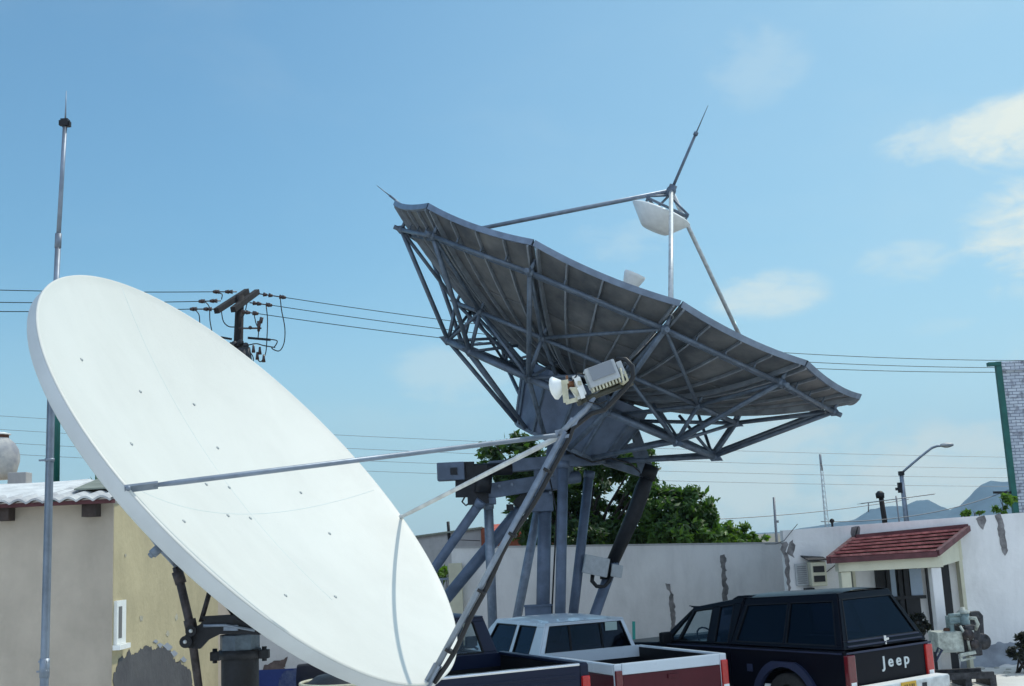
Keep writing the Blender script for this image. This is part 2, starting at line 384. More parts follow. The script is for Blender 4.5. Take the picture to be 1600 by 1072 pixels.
def haze():
    b = MB(); b.box((0, 1700, 169), (9200, 4200, 340)); m_ = bpy.data.materials.new('air'); m_.use_nodes = True; N = m_.node_tree.nodes
    N.remove(N['Principled BSDF']); v = N.new('ShaderNodeVolumePrincipled'); v.inputs['Density'].default_value = HAZE; v.inputs['Color'].default_value = (.55, .80, 1, 1); v.inputs['Anisotropy'].default_value = .2
    m_.node_tree.links.new(v.outputs[0], N['Material Output'].inputs['Volume'])
    o = b.build('haze', m_); tag(o, kind='stuff', label='thin bluish air haze over the whole scene', cat='haze')
HAZE = .00017
haze()

# ------------------------------------------------------------------ foliage
def leaves(b, blobs, n, size, rnd, shell=.55):
    tot = sum(r[0]*r[1]*r[2] for _, r in blobs)
    for c, r in blobs:
        k = int(n*r[0]*r[1]*r[2]/tot)
        # clumps inside blob
        ncl = max(5, k//45)
        cl = []
        for _ in range(ncl):
            d = V((rnd.gauss(0, 1), rnd.gauss(0, 1), rnd.gauss(0, 1))).normalized()*(shell + (1-shell)*rnd.random()**.5)
            cl.append((V((d.x*r[0], d.y*r[1], d.z*r[2]))+V(c), d))
        cr = min(r)*.36
        for i in range(k):
            cc, d = cl[i % ncl]
            p = cc + V((rnd.gauss(0, 1), rnd.gauss(0, 1), rnd.gauss(0, .8)))*cr*.5
            nrm = (V((rnd.gauss(0, .6), rnd.gauss(0, .6), rnd.gauss(.5, .6))) + d*.5).normalized()
            u = nrm.orthogonal().normalized(); u.rotate(Matrix.Rotation(rnd.random()*6.28, 3, nrm)); w = nrm.cross(u)
            s_ = size*(.45+1.1*rnd.random()**1.5)
            pts = [p-u*s_, p+w*s_*.42-nrm*s_*.1, p+u*s_, p-w*s_*.42-nrm*s_*.1]
            b._face([b.bm.verts.new(q) for q in pts])
def tree(name, label, cat, base, blobs, n, size, seed, leafm, trunk_r=.22, group=None):
    rnd = random.Random(seed)
    t = thing(name, label, cat, base, group)
    b = MB(); base = V(base)
    cen = sum((V(c) for c, _ in blobs), V())/len(blobs)
    fork = base.lerp(V((cen.x, cen.y, base.z + (cen.z-base.z)*.6)), .8)
    b.tube([base, base.lerp(fork, .5)+V((.08, 0, 0)), fork], [trunk_r, trunk_r*.8, trunk_r*.62], 10)
    for c, r in blobs:
        c = V(c)
        for q in range(2):
            e = c + V((rnd.uniform(-.6, .6)*r[0], rnd.uniform(-.6, .6)*r[1], rnd.uniform(-.2, .7)*r[2]))
            mid = fork.lerp(e, .5) + V((rnd.uniform(-.2, .2), rnd.uniform(-.2, .2), .15))
            b.tube([fork, mid, e], [trunk_r*.26, trunk_r*.15, trunk_r*.05], 6)
    b.build('trunk', M['bark'], t)
    b = MB(); leaves(b, blobs, n, size, rnd); b.build('crown', leafm, t)
    return t
def shrub(name, label, cat, blobs, n, size, seed, leafm, base, group=None):
    rnd = random.Random(seed); t = thing(name, label, cat, base, group); b = MB(); base = V(base)
    for c, r in blobs:
        for q in range(4):
            e = V(c) + V((rnd.uniform(-.6, .6)*r[0], rnd.uniform(-.6, .6)*r[1], rnd.uniform(0, .7)*r[2]))
            b.tube([base+V((rnd.uniform(-.1, .1), rnd.uniform(-.1, .1), 0)), base.lerp(e, .5)+V((rnd.uniform(-.1, .1), 0, 0)), e], [.02, .014, .005], 5)
    b.build('stem', M['bark'], t)
    b = MB(); leaves(b, blobs, n, size, rnd, .3); b.build('foliage', leafm, t); return t
def blob(px, py, Y, rx, ry, rd=None):
    k = Y/F_PX; return (at(px, py, Y), (rx*k, (rd or rx)*k, ry*k))

TY = 33
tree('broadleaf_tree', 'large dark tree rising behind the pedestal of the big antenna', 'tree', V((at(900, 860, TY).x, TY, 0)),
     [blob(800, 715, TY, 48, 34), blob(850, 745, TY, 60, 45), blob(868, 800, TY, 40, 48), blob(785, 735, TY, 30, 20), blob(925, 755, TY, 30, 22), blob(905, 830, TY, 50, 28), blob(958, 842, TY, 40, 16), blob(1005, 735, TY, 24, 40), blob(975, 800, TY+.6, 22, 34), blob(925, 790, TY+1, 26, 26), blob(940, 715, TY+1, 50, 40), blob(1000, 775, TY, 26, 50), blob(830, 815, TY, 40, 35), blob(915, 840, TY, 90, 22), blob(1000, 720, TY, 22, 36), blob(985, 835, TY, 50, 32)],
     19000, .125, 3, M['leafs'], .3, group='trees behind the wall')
tree('broadleaf_tree', 'bushy mid green tree right of the antenna pedestal, behind the white wall', 'tree', V((at(1065, 860, TY-1).x, TY-1, 0)),
     [blob(1040, 800, TY-1, 40, 36), blob(1075, 790, TY-1, 36, 26), blob(1060, 830, TY-1, 62, 26), blob(1108, 812, TY-1, 20, 30), blob(1018, 785, TY-1, 22, 30)],
     9000, .105, 5, M['leaf'], .2, group='trees behind the wall')
tree('broadleaf_tree', 'low bright green tree crown peeping over the wall left of the step', 'tree', V((at(1150, 860, TY).x, TY, 0)),
     [blob(1115, 830, TY, 36, 20), blob(1155, 836, TY, 32, 16), blob(1190, 842, TY, 20, 10), blob(1125, 848, TY, 60, 16)],
     5500, .09, 8, M['leaf2'], .14, group='trees behind the wall')

# ------------------------------------------------------------------ perimeter wall and buildings on the right
def stain_patch(px_pts, Y, parent, name='stain', yoff=-.006, m_=None):
    b = MB(); P = [at(x, y, Y+yoff) for x, y in px_pts]
    # roughen outline
    out = []
    n = len(P)
    for i in range(n):
        a, c = P[i], P[(i+1) % n]; L_ = (c-a).length; k = max(1, int(L_/.05))
        for q in range(k):
            p = a.lerp(c, q/k); out.append(p + V((noise.noise(p*7)*.06+noise.noise(p*25)*.03, 0, noise.noise(p*9+V((5, 5, 5)))*.05)))
    b.prism(out, (0, .004, 0)); return b.build(name, m_ or M['stain'], parent)

WY = 27.0; BY = 21.6
t = thing('perimeter_wall', 'long white rendered wall behind the cars and antenna legs', 'wall', (at(960, 860, WY).x, WY, 0))
zl = at(705, 857, WY).z; zr = at(1222, 850, WY).z; xl = at(705, 857, WY).x; xr = at(1223, 829, BY).x*WY/BY+.1
b = MB(); b.prism([(xl, WY, 0), (xr, WY, 0), (xr, WY, zr), (xl, WY, zl)], (0, .2, 0)); b.build('wall', M['wall'], t)
b = MB(); b.prism([(xl-.02, WY-.02, zl), (xr, WY-.02, zr), (xr, WY-.02, zr+.04), (xl-.02, WY-.02, zl+.04)], (0, .24, 0)); b.build('coping', M['wall2'], t)
stain_patch([(1125, 868), (1133, 866), (1136, 905), (1138, 948), (1129, 948), (1128, 905)], WY, t)
stain_patch([(1040, 912), (1047, 914), (1050, 925), (1055, 950), (1057, 990), (1049, 990), (1047, 950), (1045, 928)], WY, t)
b = MB(); b.box((at(711, 880, WY-.1).x, WY-.12, at(711, 880, WY).z/2), (.30, .22, at(711, 880, WY).z)); b.build('gate_pillar', M['cream'], t)

BY = 21.6   # front of the low building on the right
t = thing('low_building', 'low white rendered building with stained parapet, behind the black pickup', 'building', (at(1400, 1040, BY).x, BY, 0))
x0 = at(1223, 829, BY).x; x1 = at(1900, 780, BY).x
def topz(x):
    za = at(1223, 829, BY).z; zb = at(1600, 801, BY).z; xa = at(1223, 829, BY).x; xb = at(1600, 801, BY).x
    return za + (zb-za)*(x-xa)/(xb-xa)
b = MB(); b.prism([(x0, BY, 0), (x1, BY, 0), (x1, BY, topz(x1)), (x0, BY, topz(x0))], (0, .25, 0)); 
xk = x0*WY/BY+.12; b.prism([(x0, BY+.25, 0), (xk, WY-.003, 0), (xk, WY-.003, topz(x0)-.002), (x0, BY+.25, topz(x0)-.002)], (.2, 0, 0)); b.build('wall', M['wall'], t)
b = MB(); b.box(((x0+x1)/2+.8, (BY+26.5)/2+.2, 2.0), (x1-x0-2.2, 26-BY, .15)); b.build('roof', M['concrete'], t)
stain_patch([(1219, 846), (1229, 845), (1232, 880), (1236, 925), (1231, 925), (1227, 882)], BY, t)
stain_patch([(1231, 850), (1238, 842), (1242, 858), (1240, 870), (1232, 868)], BY, t)
stain_patch([(1330, 824), (1340, 823), (1343, 838), (1336, 852), (1331, 866), (1327, 860), (1329, 838)], BY, t)
stain_patch([(1527, 806), (1538, 805), (1540, 815), (1536, 828), (1530, 820)], BY, t)
stain_patch([(1554, 804), (1564, 803), (1572, 830), (1576, 860), (1568, 868), (1563, 845), (1558, 825)], BY, t)
# darker blue-grey patch along the foot of the wall
stain_patch([(1500, 1020), (1560, 1005), (1640, 1004), (1700, 1030), (1500, 1045)], BY, t, 'dark_wall_patch', m_=mat('blue_grey_plaster', (.30, .33, .38), .9, 0, .3, 2))
b = MB(); b.tube([at(1246, 819, BY-.03), at(1237, 830, BY-.04), at(1225, 845, BY-.04), at(1212, 850, BY-.05), at(1195, 850, BY-.1)], .006, 6); 
b.build('cable', M['cable'], t)
b = MB(); b.tube([at(1341, 822, BY-.03), at(1336, 840, BY-.03), at(1325, 860, BY-.03), at(1303, 885, BY-.04), at(1290, 895, BY-.04)], .007, 6); b.build('cable', M['trim'], t)
b = MB(); p = at(1301, 826, BY+.1); b.tube([p, p+V((0, 0, .11))], .02, 8); b.ball(p+V((0, 0, .14)), .045, 10, 8); b.build('vent_cap', M['dark'], t)
b = MB(); p = at(1322, 890, BY); q = at(1333, 920, BY); b.box(((p.x+q.x)/2, BY-.02, (p.z+q.z)/2), (abs(q.x-p.x)+.1, .04, abs(p.z-q.z)+.1)); b.build('window', M['cream'], t)
b = MB(); b.box(((p.x+q.x)/2, BY-.045, (p.z+q.z)/2), (abs(q.x-p.x), .012, abs(p.z-q.z)));
o = b.build('pane', mat('shade_window', (.12, .13, .10), .3), t)

# glazed door front under the porch (part of the building)
def quadbox(b, pa, pb, y, th):
    b.box(((pa.x+pb.x)/2, y, (pa.z+pb.z)/2), (abs(pb.x-pa.x), th, abs(pa.z-pb.z)))
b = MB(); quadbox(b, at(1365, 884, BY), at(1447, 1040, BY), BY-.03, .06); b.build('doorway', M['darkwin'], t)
b = MB()
for xx in (1367, 1383, 1401, 1410, 1445): 
    a_ = at(xx, 885, BY-.08); c_ = at(xx+4, 1040, BY-.08); b.box((a_.x+.03, BY-.085, (a_.z)/2), (.07, .05, a_.z))
a_ = at(1367, 886, BY-.08); c_ = at(1447, 886, BY-.08); b.box(((a_.x+c_.x)/2, BY-.085, a_.z), (c_.x-a_.x, .055, .07))
a_ = at(1367, 936, BY-.08); c_ = at(1447, 936, BY-.08); b.box(((a_.x+c_.x)/2, BY-.085, a_.z), (c_.x-a_.x, .055, .06)); b.build('door_frame', M['dark'], t)
for (xa, xb_) in ((1387, 1400), (1418, 1441)):
    b = MB(); quadbox(b, at(xa, 889, BY), at(xb_, 933, BY), BY-.075, .012); b.build('window_pane', mat('curtained_glass', (.30, .38, .48), .25, 0, .1, 2), t)
# porch as part of the building
def porch():
    FY = 19.9
    cols = [(1463, FY+.12)]
    A = at(1297, 878, FY); B = at(1463, 868, FY); C_ = at(1511, 829, BY-.003); D = at(1336, 846, BY-.003)
    # true planar shed roof: same heights along eave / ridge
    ze = (A.z+B.z)/2; zr_ = (C_.z+D.z)/2
    D.x = D.x; 
    # stepped tile courses
    n = 6; b = MB(); dn = V((0, 0, 1))
    for i in range(n):
        t0 = i/n; t1 = (i+1)/n+.02
        a0 = A.lerp(D, t0); b0 = B.lerp(C_, t0); a1 = A.lerp(D, min(1, t1)); b1 = B.lerp(C_, min(1, t1))
        lift = V((0, 0, .075))
        b.prism([a0+lift, b0+lift, b1, a1], V((0, 0, .035)))
    b.build('tile_roof', M['tile'], t)
    b = MB(); b.bar(B+V((.02, 0, .04)), C_+V((.02, -.03, .04)), .07, .10); b.bar(A+V((0, -.02, .02)), B+V((0, -.02, .02)), .07, .09); b.bar(A+V((-.02, 0, .03)), D+V((-.02, -.03, .03)), .08, .12); b.bar(D+V((0, -.05, .08)), C_+V((0, -.05, .08)), .08, .08)
    b.build('roof_edge', M['tiledk'], t)
    b = MB(); b.prism([A+V((.05, .05, -.01)), B+V((-.05, .05, -.01)), C_+V((-.1, -.03, -.02)), D+V((.1, -.03, -.02))], V((0, 0, .03))); b.build('ceiling', M['cream'], t)
    # beams
    xa = at(1318, 880, FY+.15).x; xb = at(1458, 872, FY+.15).x
    zb = min(A.z, B.z)-.0
    b = MB(); b.box(((xa+xb)/2, FY+.15, zb-.09), (xb-xa+.24, .22, .17)); 
    # sloping side beam running back to the wall
    xr_ = at(1500, 850, BY).x-.1
    b.prism([(xb-.04, FY+.27, zb-.19), (xr_, BY-.005, zb-.12), (xr_, BY-.005, C_.z-.06), (xb-.04, FY+.27, zb-.01)], (.12, 0, 0))
    b.build('beam', M['cream'], t)
    for x in (xa, xb):
        b = MB(); b.box((x, FY+.15, (zb-.18)/2), (.17, .19, zb-.18)); b.build('column', M['cream'] if x == xa else M['wall'], t, bevel=.012)
    # side wall return near building
    p0 = at(1466, 862, BY); p1 = at(1493, 1000, BY); b = MB(); b.box(((p0.x+p1.x)/2, BY-.03, p0.z/2), (p1.x-p0.x, .06, p0.z)); b.build('side_door', M['darkwin'], t)
    b = MB(); q0 = at(1495, 845, BY); q1 = at(1509, 1000, BY); b.box(((q0.x+q1.x)/2-.02, BY-.09, q0.z/2), (q1.x-q0.x+.1, .18, q0.z)); b.build('pilaster', M['cream'], t)
    b = MB(); b.box(((p0.x+p1.x)/2, BY-.09, .85), (p1.x-p0.x, .02, .05)); b.build('door_rail', M['dark'], t)
    return FY, xa, xb
FY, PXA, PXB = porch()
shrub('potted_plant', 'dark leafy plant standing inside the tiled porch by the column', 'plant', [blob(1434, 972, 20.9, 14, 18)], 400, .06, 4, M['leafd'], V((at(1432, 1000, 20.7).x, 20.7, 0)))

# window air conditioner
t = thing('air_conditioner', 'beige window air conditioner jutting from the white wall beside the tiled porch', 'air conditioner', at(1262, 910, BY))
P = at(1241, 884, BY); Q = at(1287, 911, BY); mx_ = (at(1262, 900, BY).x)
b = MB(); b.box(((P.x+mx_)/2, BY-.03, (P.z+Q.z)/2), (mx_-P.x, .06, P.z-Q.z+.06)); b.build('grille_panel', M['boxg'], t, bevel=.008)
b = MB()
for k in range(9):
    zz = Q.z + (P.z-Q.z)*(k+.5)/9; b.box(((P.x+mx_)/2, BY-.066, zz), (mx_-P.x-.06, .012, .012))
b.build('louvre', mat('grey_louvre', (.22, .23, .25), .6), t)
b = MB(); b.box(((mx_+Q.x)/2, BY-.15, (P.z+Q.z)/2+.01), (Q.x-mx_, .28, P.z-Q.z+.10)); b.build('housing', M['cream'], t, bevel=.015)
for dz in (.085, -.085):
    b = MB(); b.box(((mx_+Q.x)/2, BY-.294, (P.z+Q.z)/2+.01+dz), (Q.x-mx_-.08, .02, .11)); b.build('vent', M['darkwin'], t)
b = MB(); b.prism([(mx_-.1, BY-.004, P.z+.16), (Q.x+.03, BY-.004, P.z+.12), (Q.x+.03, BY-.34, P.z+.08), (mx_-.05, BY-.34, P.z+.08)], (0, 0, .02)); b.build('rain_hood', M['dark'], t)
b = MB(); b.box((mx_-.02, BY-.1, Q.z-.10), (.16, .18, .06)); b.build('bracket', M['dark'], t)

# far-right brick building
t = thing('brick_building', 'tall whitewashed brick building at the right edge of the photo', 'building', at(1600, 800, 31) - V((0, 0, 0)))
t.location.z = 0; PINV[t.name] = Matrix.Translation(t.location).inverted()
GY = 31; xL = at(1590, 800, GY).x; zt = at(1562, 560, GY).z
b = MB(); b.prism([(xL, GY, 0), (xL+12, GY, 0), (xL+14, GY+10, 0), (xL+5.5, GY+10, 0)], (0, 0, zt-.35)); b.build('wall', M['brickw'], t)
b = MB(); b.prism([(xL-.08, GY-.08, zt-.348), (xL+12, GY-.08, zt-.348), (xL+14, GY+10.1, zt-.348), (xL+5.5, GY+10.1, zt-.348)], (0, 0, .25)); b.build('cornice', M['brickw'], t)
b = MB(); b.box((xL-.07, GY-.04, (zt-.1)/2), (.14, .14, zt-.1)); b.box((xL-.18, GY-.05, zt-.16), (.34, .16, .1)); b.build('downpipe', M['green'], t)
b = MB(); b.bar((xL-.14, GY-.05, at(1570, 770, GY).z), (xL-.6, GY-.05, at(1570, 770, GY).z+.02), .06); b.build('bracket', M['dark'], t)
shrub('leafy_plant', 'sunlit leafy plant against the green downpipe of the brick building', 'plant', [blob(1572, 785, 26.3, 14, 13), blob(1565, 797, 26.3, 12, 7)], 420, .075, 11, M['leaf2'], V((at(1570, 800, 26.3).x, 26.3, 2.1)))
shrub('leafy_plant', 'low row of leafy shoots along the top of the white parapet', 'plant', [blob(1507, 800, 23, 10, 4), blob(1528, 800, 23, 9, 4), blob(1517, 803, 23, 16, 3)], 260, .05, 12, M['leaf2'], V((at(1518, 806, 23).x, 23, 2.1)))

# grey building, brick stub, gate, left of the pedestal
t = thing('grey_building', 'plain grey rendered building with a sloping roofline behind the antenna legs', 'building', (at(700, 860, 38).x, 38, 0))
b = MB(); p0 = at(560, 852, 38); p1 = at(751, 826, 38); b.prism([(p0.x, 38, 0), (p1.x, 38, 0), (p1.x, 38, p1.z), (p0.x, 38, p0.z)], (0, 6, 0)); b.build('wall', M['wall2'], t)
b = MB(); b.prism([(p0.x, 37.9, p0.z), (p1.x+.05, 37.9, p1.z), (p1.x+.05, 37.9, p1.z+.06), (p0.x, 37.9, p0.z+.06)], (0, 6.2, 0)); b.build('roof', M['asb2'], t)
b = MB(); b.box((p1.x+.10, 38.1, p1.z/2), (.18, .3, p1.z+.05)); b.build('brick_edge', M['brick_r'], t)
b = MB(); q = at(702, 836, 38); b.tube([q-V((0, 0, .3)), at(700, 815, 38.0)], .05, 8); b.build('chimney_pipe', M['dark'], t)
b = MB(); b.tube([at(700, 843, 37.8), at(750, 845, 37.85)], .012, 6); b.build('cable', M['cable'], t)
t = thing('tiled_house', 'red brick house with orange roof edge half hidden behind the antenna legs', 'house', (at(810, 860, 36).x, 36.5, 0))
a_ = at(765, 834, 36.5); c_ = at(880, 826, 36.5)
b = MB(); b.box(((a_.x+c_.x)/2, 38.5, (a_.z-.1)/2), (c_.x-a_.x-.2, 4, a_.z-.1)); b.build('wall', M['brick_r'], t)
b = MB(); b.prism([(a_.x, 36.3, a_.z-.1), (c_.x, 36.3, a_.z-.1), (c_.x, 38.5, a_.z+.22), (a_.x, 38.5, a_.z+.22)], (0, 0, .1)); b.prism([(a_.x, 40.7, a_.z-.1), (c_.x, 40.7, a_.z-.1), (c_.x, 38.5, a_.z+.22), (a_.x, 38.5, a_.z+.22)], (0, 0, .1)); b.build('roof', mat('orange_red_sheet', (.45, .08, .04), .7, 0, .2, 3), t)
t = thing('metal_gate', 'dark barred gate in the gap left of the white wall pillar', 'gate', (at(680, 990, WY).x, WY+.05, 0))
gz = at(690, 905, WY).z; gx0 = at(560, 905, WY).x; gx1 = xl-.02
b = MB()
for zz in (gz, gz-.28, .3): b.box(((gx0+gx1)/2, WY+.05, zz), (gx1-gx0, .05, .05))
k = gx0
while k < gx1:
    b.box((k, WY+.05, gz/2+.1), (.03, .03, gz-.2)); k += .16
b.build('gate_bars', M['galv'], t)
shrub('leafy_shrub', 'bright green shrub showing above the barred gate', 'shrub', [blob(694, 898, 30, 14, 14), blob(668, 905, 30, 25, 16)], 900, .09, 21, M['leaf2'], V((at(690, 950, 30).x, 30, 0)))
t = thing('boundary_wall', 'pale grey wall closing the yard behind the barred gate', 'wall', (at(690, 900, 34).x, 34, 0))
b = MB(); zz = at(700, 858, 34).z; b.box((at(690, 900, 34).x-2, 34, zz/2), (9.5, .2, zz)); b.build('wall', M['wall2'], t)

# ------------------------------------------------------------------ left: house, blue-and-white wall
HY = 11.0
hx = at(178, 785, HY).x; hz = at(178, 784, HY).z; hy2 = 14.8
t = thing('plastered_house', 'beige and ochre plastered house with corrugated roof at the left edge', 'house', (hx-2, HY, 0))
b = MB(); b.box((hx-3.003, HY+.1, hz/2), (6.0, .2, hz)); b.build('front_wall', M['beige'], t)
b = MB(); b.box((hx-.1, (HY+.01+hy2)/2, hz/2-.01), (.2, hy2-HY-.01, hz-.02)); b.prism([(hx-.197, HY+.3, hz-.03), (hx-.197, hy2, hz-.03), (hx-.197, hy2, hz+.26), (hx-.197, HY+.3, hz-.01)], (.19, 0, 0)); b.build('side_wall', M['ochre'], t)
b = MB(); b.box((hx-3.2, 15.6, 1.78), (6, 3.2, 3.56)); b.build('rear_room', M['beige'], t)
# corrugated roof: eave -> rising
def corr(xa, xb, y0, z0, y1, z1, pitch, amp, m_, nm, thick=.02):
    b = MB(); n = int((xb-xa)/pitch*10); rows = []
    for s_ in (0, 1):
        row = []
        for i in range(n+1):
            x = xa+(xb-xa)*i/n; c_ = abs(math.sin(math.pi*(x-xa)/pitch))
            row.append((x, y0 if s_ == 0 else y1, (z0 if s_ == 0 else z1)+amp*c_))
        rows.append(row)
    b.grid(rows); low = [[(p[0], p[1], p[2]-thick) for p in r] for r in rows]
    b.grid(low); b.grid([rows[0], low[0]], smooth=False)
    return b.build(nm, m_, t)
corr(hx-6, hx+.06, HY-.25, hz+.02, HY+1.25, hz+.27, .155, .035, M['asb'], 'corrugated_roof')
b = MB(); b.box((hx-3, HY-.16, hz-.0), (6.1, .1, .035)); b.build('fascia', M['tiledk'], t)
# sealing lumps and the sheet patch
b = MB(); rows = []
for i in range(30):
    rows.append([(hx-6+ (5.5)*i/29, HY+.0+j*.2, hz+.065+.167*(j*.2+.25) + .016*noise.noise(V((i*.9, j*.9, 0)))+(-.05 if i==29 or j==0 else 0)) for j in range(7)])
b.grid(rows); b.build('roof_sealant', mat('lumpy_white_sealant', (.70, .70, .68), .8, 0, .15, 5, .7, 14), t)
b = MB(); b.prism([(hx-.44, HY+.15, hz+.135), (hx+.0, HY+.15, hz+.135), (hx+.02, HY+1.22, hz+.315), (hx-.56, HY+1.22, hz+.315)], (0, 0, .015)); b.build('patch_sheet', M['asb2'], t)
for px in (12, 146):
    p = at(px, 790, HY-.02); b = MB(); b.box((p.x, HY-.07, hz-.075), (.13, .15, .12)); b.build('beam_end', M['wood'], t)
# window in side wall near corner
b = MB(); p0 = at(184, 941, HY+.12); p1 = at(184, 1004, HY+.12); zc = (p0.z+p1.z)/2; hh = p0.z-p1.z
b.box((hx+.012, HY+.16, zc), (.04, .25, hh+.03)); b.build('window', M['white'], t)
b = MB(); b.box((hx+.030, HY+.12, zc), (.010, .09, hh-.08)); b.build('pane', mat('grey_shutter', (.16, .16, .16), .6), t)
b = MB(); b.box((hx+.035, HY+.16, zc-hh/2-.04), (.07, .30, .045)); b.build('sill', M['white'], t)
# peeling patches on the ochre side wall
for (px, py, r_) in ((196, 868, 4), (221, 966, 6), (276, 965, 7), (262, 990, 6)):
    d = ray(px, py); k = (hx+.003)/d.x; c_ = CAMP+d*k
    b = MB(); pts = []
    for q in range(12):
        an = q*math.pi/6; rr = r_/F_PX*c_.y*(.5+.5*random.random()); pts.append((hx+.001, c_.y+math.cos(an)*rr*1.6, c_.z+math.sin(an)*rr))
    b.prism(pts, (.004, 0, 0)); b.build('peeled_patch', mat('peeled_plaster', (.46, .43, .34), .9, 0, .2, 8), t)

t = thing('water_tank', 'round grimy white water tank with brown cap on the roof at the left edge', 'water tank', at(-2, 757, 15.2))
c_ = at(-3, 716, 15.2); r_ = 32/F_PX*15.2
b = MB(); b.lathe(c_, (0, 0, 1), [(.0, -r_*1.08), (r_*.55, -r_*1.04), (r_*.86, -r_*.72), (r_*.99, -.2*r_), (r_, .1*r_), (r_*.93, .42*r_), (r_*.75, .72*r_), (r_*.52, .93*r_), (r_*.44, r_), (0, r_)], 40); b.build('vessel', M['tank'], t)
b = MB(); b.lathe(c_, (0, 0, 1), [(r_*.43, r_*.98), (r_*.47, r_*1.0), (r_*.47, r_*1.13), (0, r_*1.13)], 24); b.build('collar', M['brown'], t)
b = MB(); b.lathe(c_, (0, 0, 1), [(0, r_*1.13), (r_*.55, r_*1.135), (r_*.56, r_*1.18), (r_*.3, r_*1.26), (0, r_*1.28)], 24); b.build('cap', M['white'], t)
b = MB(); p = at(31, 749, 15.0); b.box(p, (.24, .2, .17)); tag(b.build('concrete_block', M['wall2'], bevel=.01), 'grey concrete block beside the round water tank', 'block')

p = at(153, 757, 13.4)
t = thing('spiky_plant', 'small spiky plant poking above the roof edge behind the white dish', 'plant', p); b = MB(); rnd = random.Random(2)
for k in range(16):
    an = rnd.uniform(-1.2, 1.2); l = rnd.uniform(.08, .16); d = V((math.sin(an), rnd.uniform(-.4, .4), math.cos(an)))
    b.prism([p-V((.012, 0, .05)), p+V((.012, 0, -.05)), p+d*l+V((.002, 0, 0)), p+d*l], (0, .004, 0))
b.build('leaves', M['leaf'], t)

t = thing('painted_wall', 'white wall with blue painted base seen under the white dish', 'wall', (at(430, 1000, 17).x, 17, 0))
wz = at(400, 915, 17).z; bz = at(340, 1050, 17).z
xa = at(300, 1000, 17).x; xb = at(545, 1000, 17).x
b = MB(); b.box(((xa+xb)/2, 17.1, (wz+bz)/2), (xb-xa, .2, wz-bz)); b.build('wall', M['wall'], t)
b = MB(); b.box(((xa+xb)/2, 17.095, bz/2), (xb-xa, .22, bz)); b.build('blue_base', M['bluep'], t)
def ragged(px_pts, Y, parent, nm, m_, amp=.05, plane=None):
    P = []
    for x, y in px_pts:
        if plane is None: P.append(at(x, y, Y-.004))
        else:
            d = ray(x, y); P.append(CAMP+d*(plane/d.x))
    out = []; n = len(P)
    for i in range(n):
        a, c = P[i], P[(i+1) % n]; k = max(1, int((c-a).length/.03))
        for q in range(k):
            p = a.lerp(c, q/k); w = V((noise.noise(p*5), noise.noise(p*5+V((7, 7, 7))), noise.noise(p*5+V((3, 9, 1)))))*amp + V((noise.noise(p*19), noise.noise(p*19+V((7, 7, 7))), noise.noise(p*19+V((3, 9, 1)))))*amp*.6
            if plane is None: w.y = 0
            else: w.x = 0
            out.append(p+w)
    b = MB(); b.prism(out, (0, .003, 0) if plane is None else (.003, 0, 0)); return b.build(nm, m_, parent)
ragged([(405, 1062), (412, 1040), (428, 1030), (450, 1026), (446, 1044), (452, 1062), (430, 1075), (404, 1078)], 16.99, t, 'dark_wall_patch', mat('brown_damp_stain', (.17, .13, .12), .9, 0, .4, 6, .3))
ragged([(436, 1062), (450, 1048), (470, 1046), (490, 1040), (505, 1052), (530, 1062), (545, 1085), (430, 1085)], 16.985, t, 'blue_patch', mat('flaking_blue_paint', (.025, .05, .20), .75, 0, .3, 7, .3, col2=(.12, .16, .28)))
house = bpy.data.objects['plastered_house']
ragged([(179, 1090), (179, 1050), (186, 1030), (205, 1020), (228, 1013), (250, 1014), (268, 1022), (284, 1036), (296, 1052), (303, 1075), (305, 1095)], 0, house, 'mould_stain', mat('dark_mould_stain', (.095, .095, .10), .9, 0, .3, 3, .3, col2=(.07, .07, .078)), .07, hx+.003)
for (x, y, r_) in ((262, 1010, 8), (272, 1020, 6), (250, 1008, 5), (287, 1030, 5), (243, 1003, 4)):
    ragged([(x-r_, y), (x, y-r_*.8), (x+r_, y), (x, y+r_)], 0, house, 'peeled_patch', mat('bluish_peeling', (.30, .33, .38), .9), .02, hx+.0045)
t = thing('rubber_tub', 'dark tub with a pale rim on the ground under the white dish edge', 'tub', (at(520, 1100, 9.2).x, 9.2, 0))
tz = at(515, 1066, 9.2).z; c_ = V((at(535, 1066, 9.2).x, 9.2, 0))
b = MB(); b.lathe(c_, (0, 0, 1), [(.0, .01), (.24, .01), (.32, tz-.02), (.30, tz-.02), (.22, .06), (0, .06)], 32); b.build('shell', M['rubber'], t)
b = MB(); b.tube([c_+V((.32*math.cos(k*math.pi/20), .32*math.sin(k*math.pi/20), tz)) for k in range(41)], .014, 8); b.build('rim', M['ivory'], t)
b = MB(); b.lathe(c_, (0, 0, 1), [(.30, tz-.015), (.2, tz+.05), (0, tz+.07)], 28); b.build('contents', M['dark'], t)

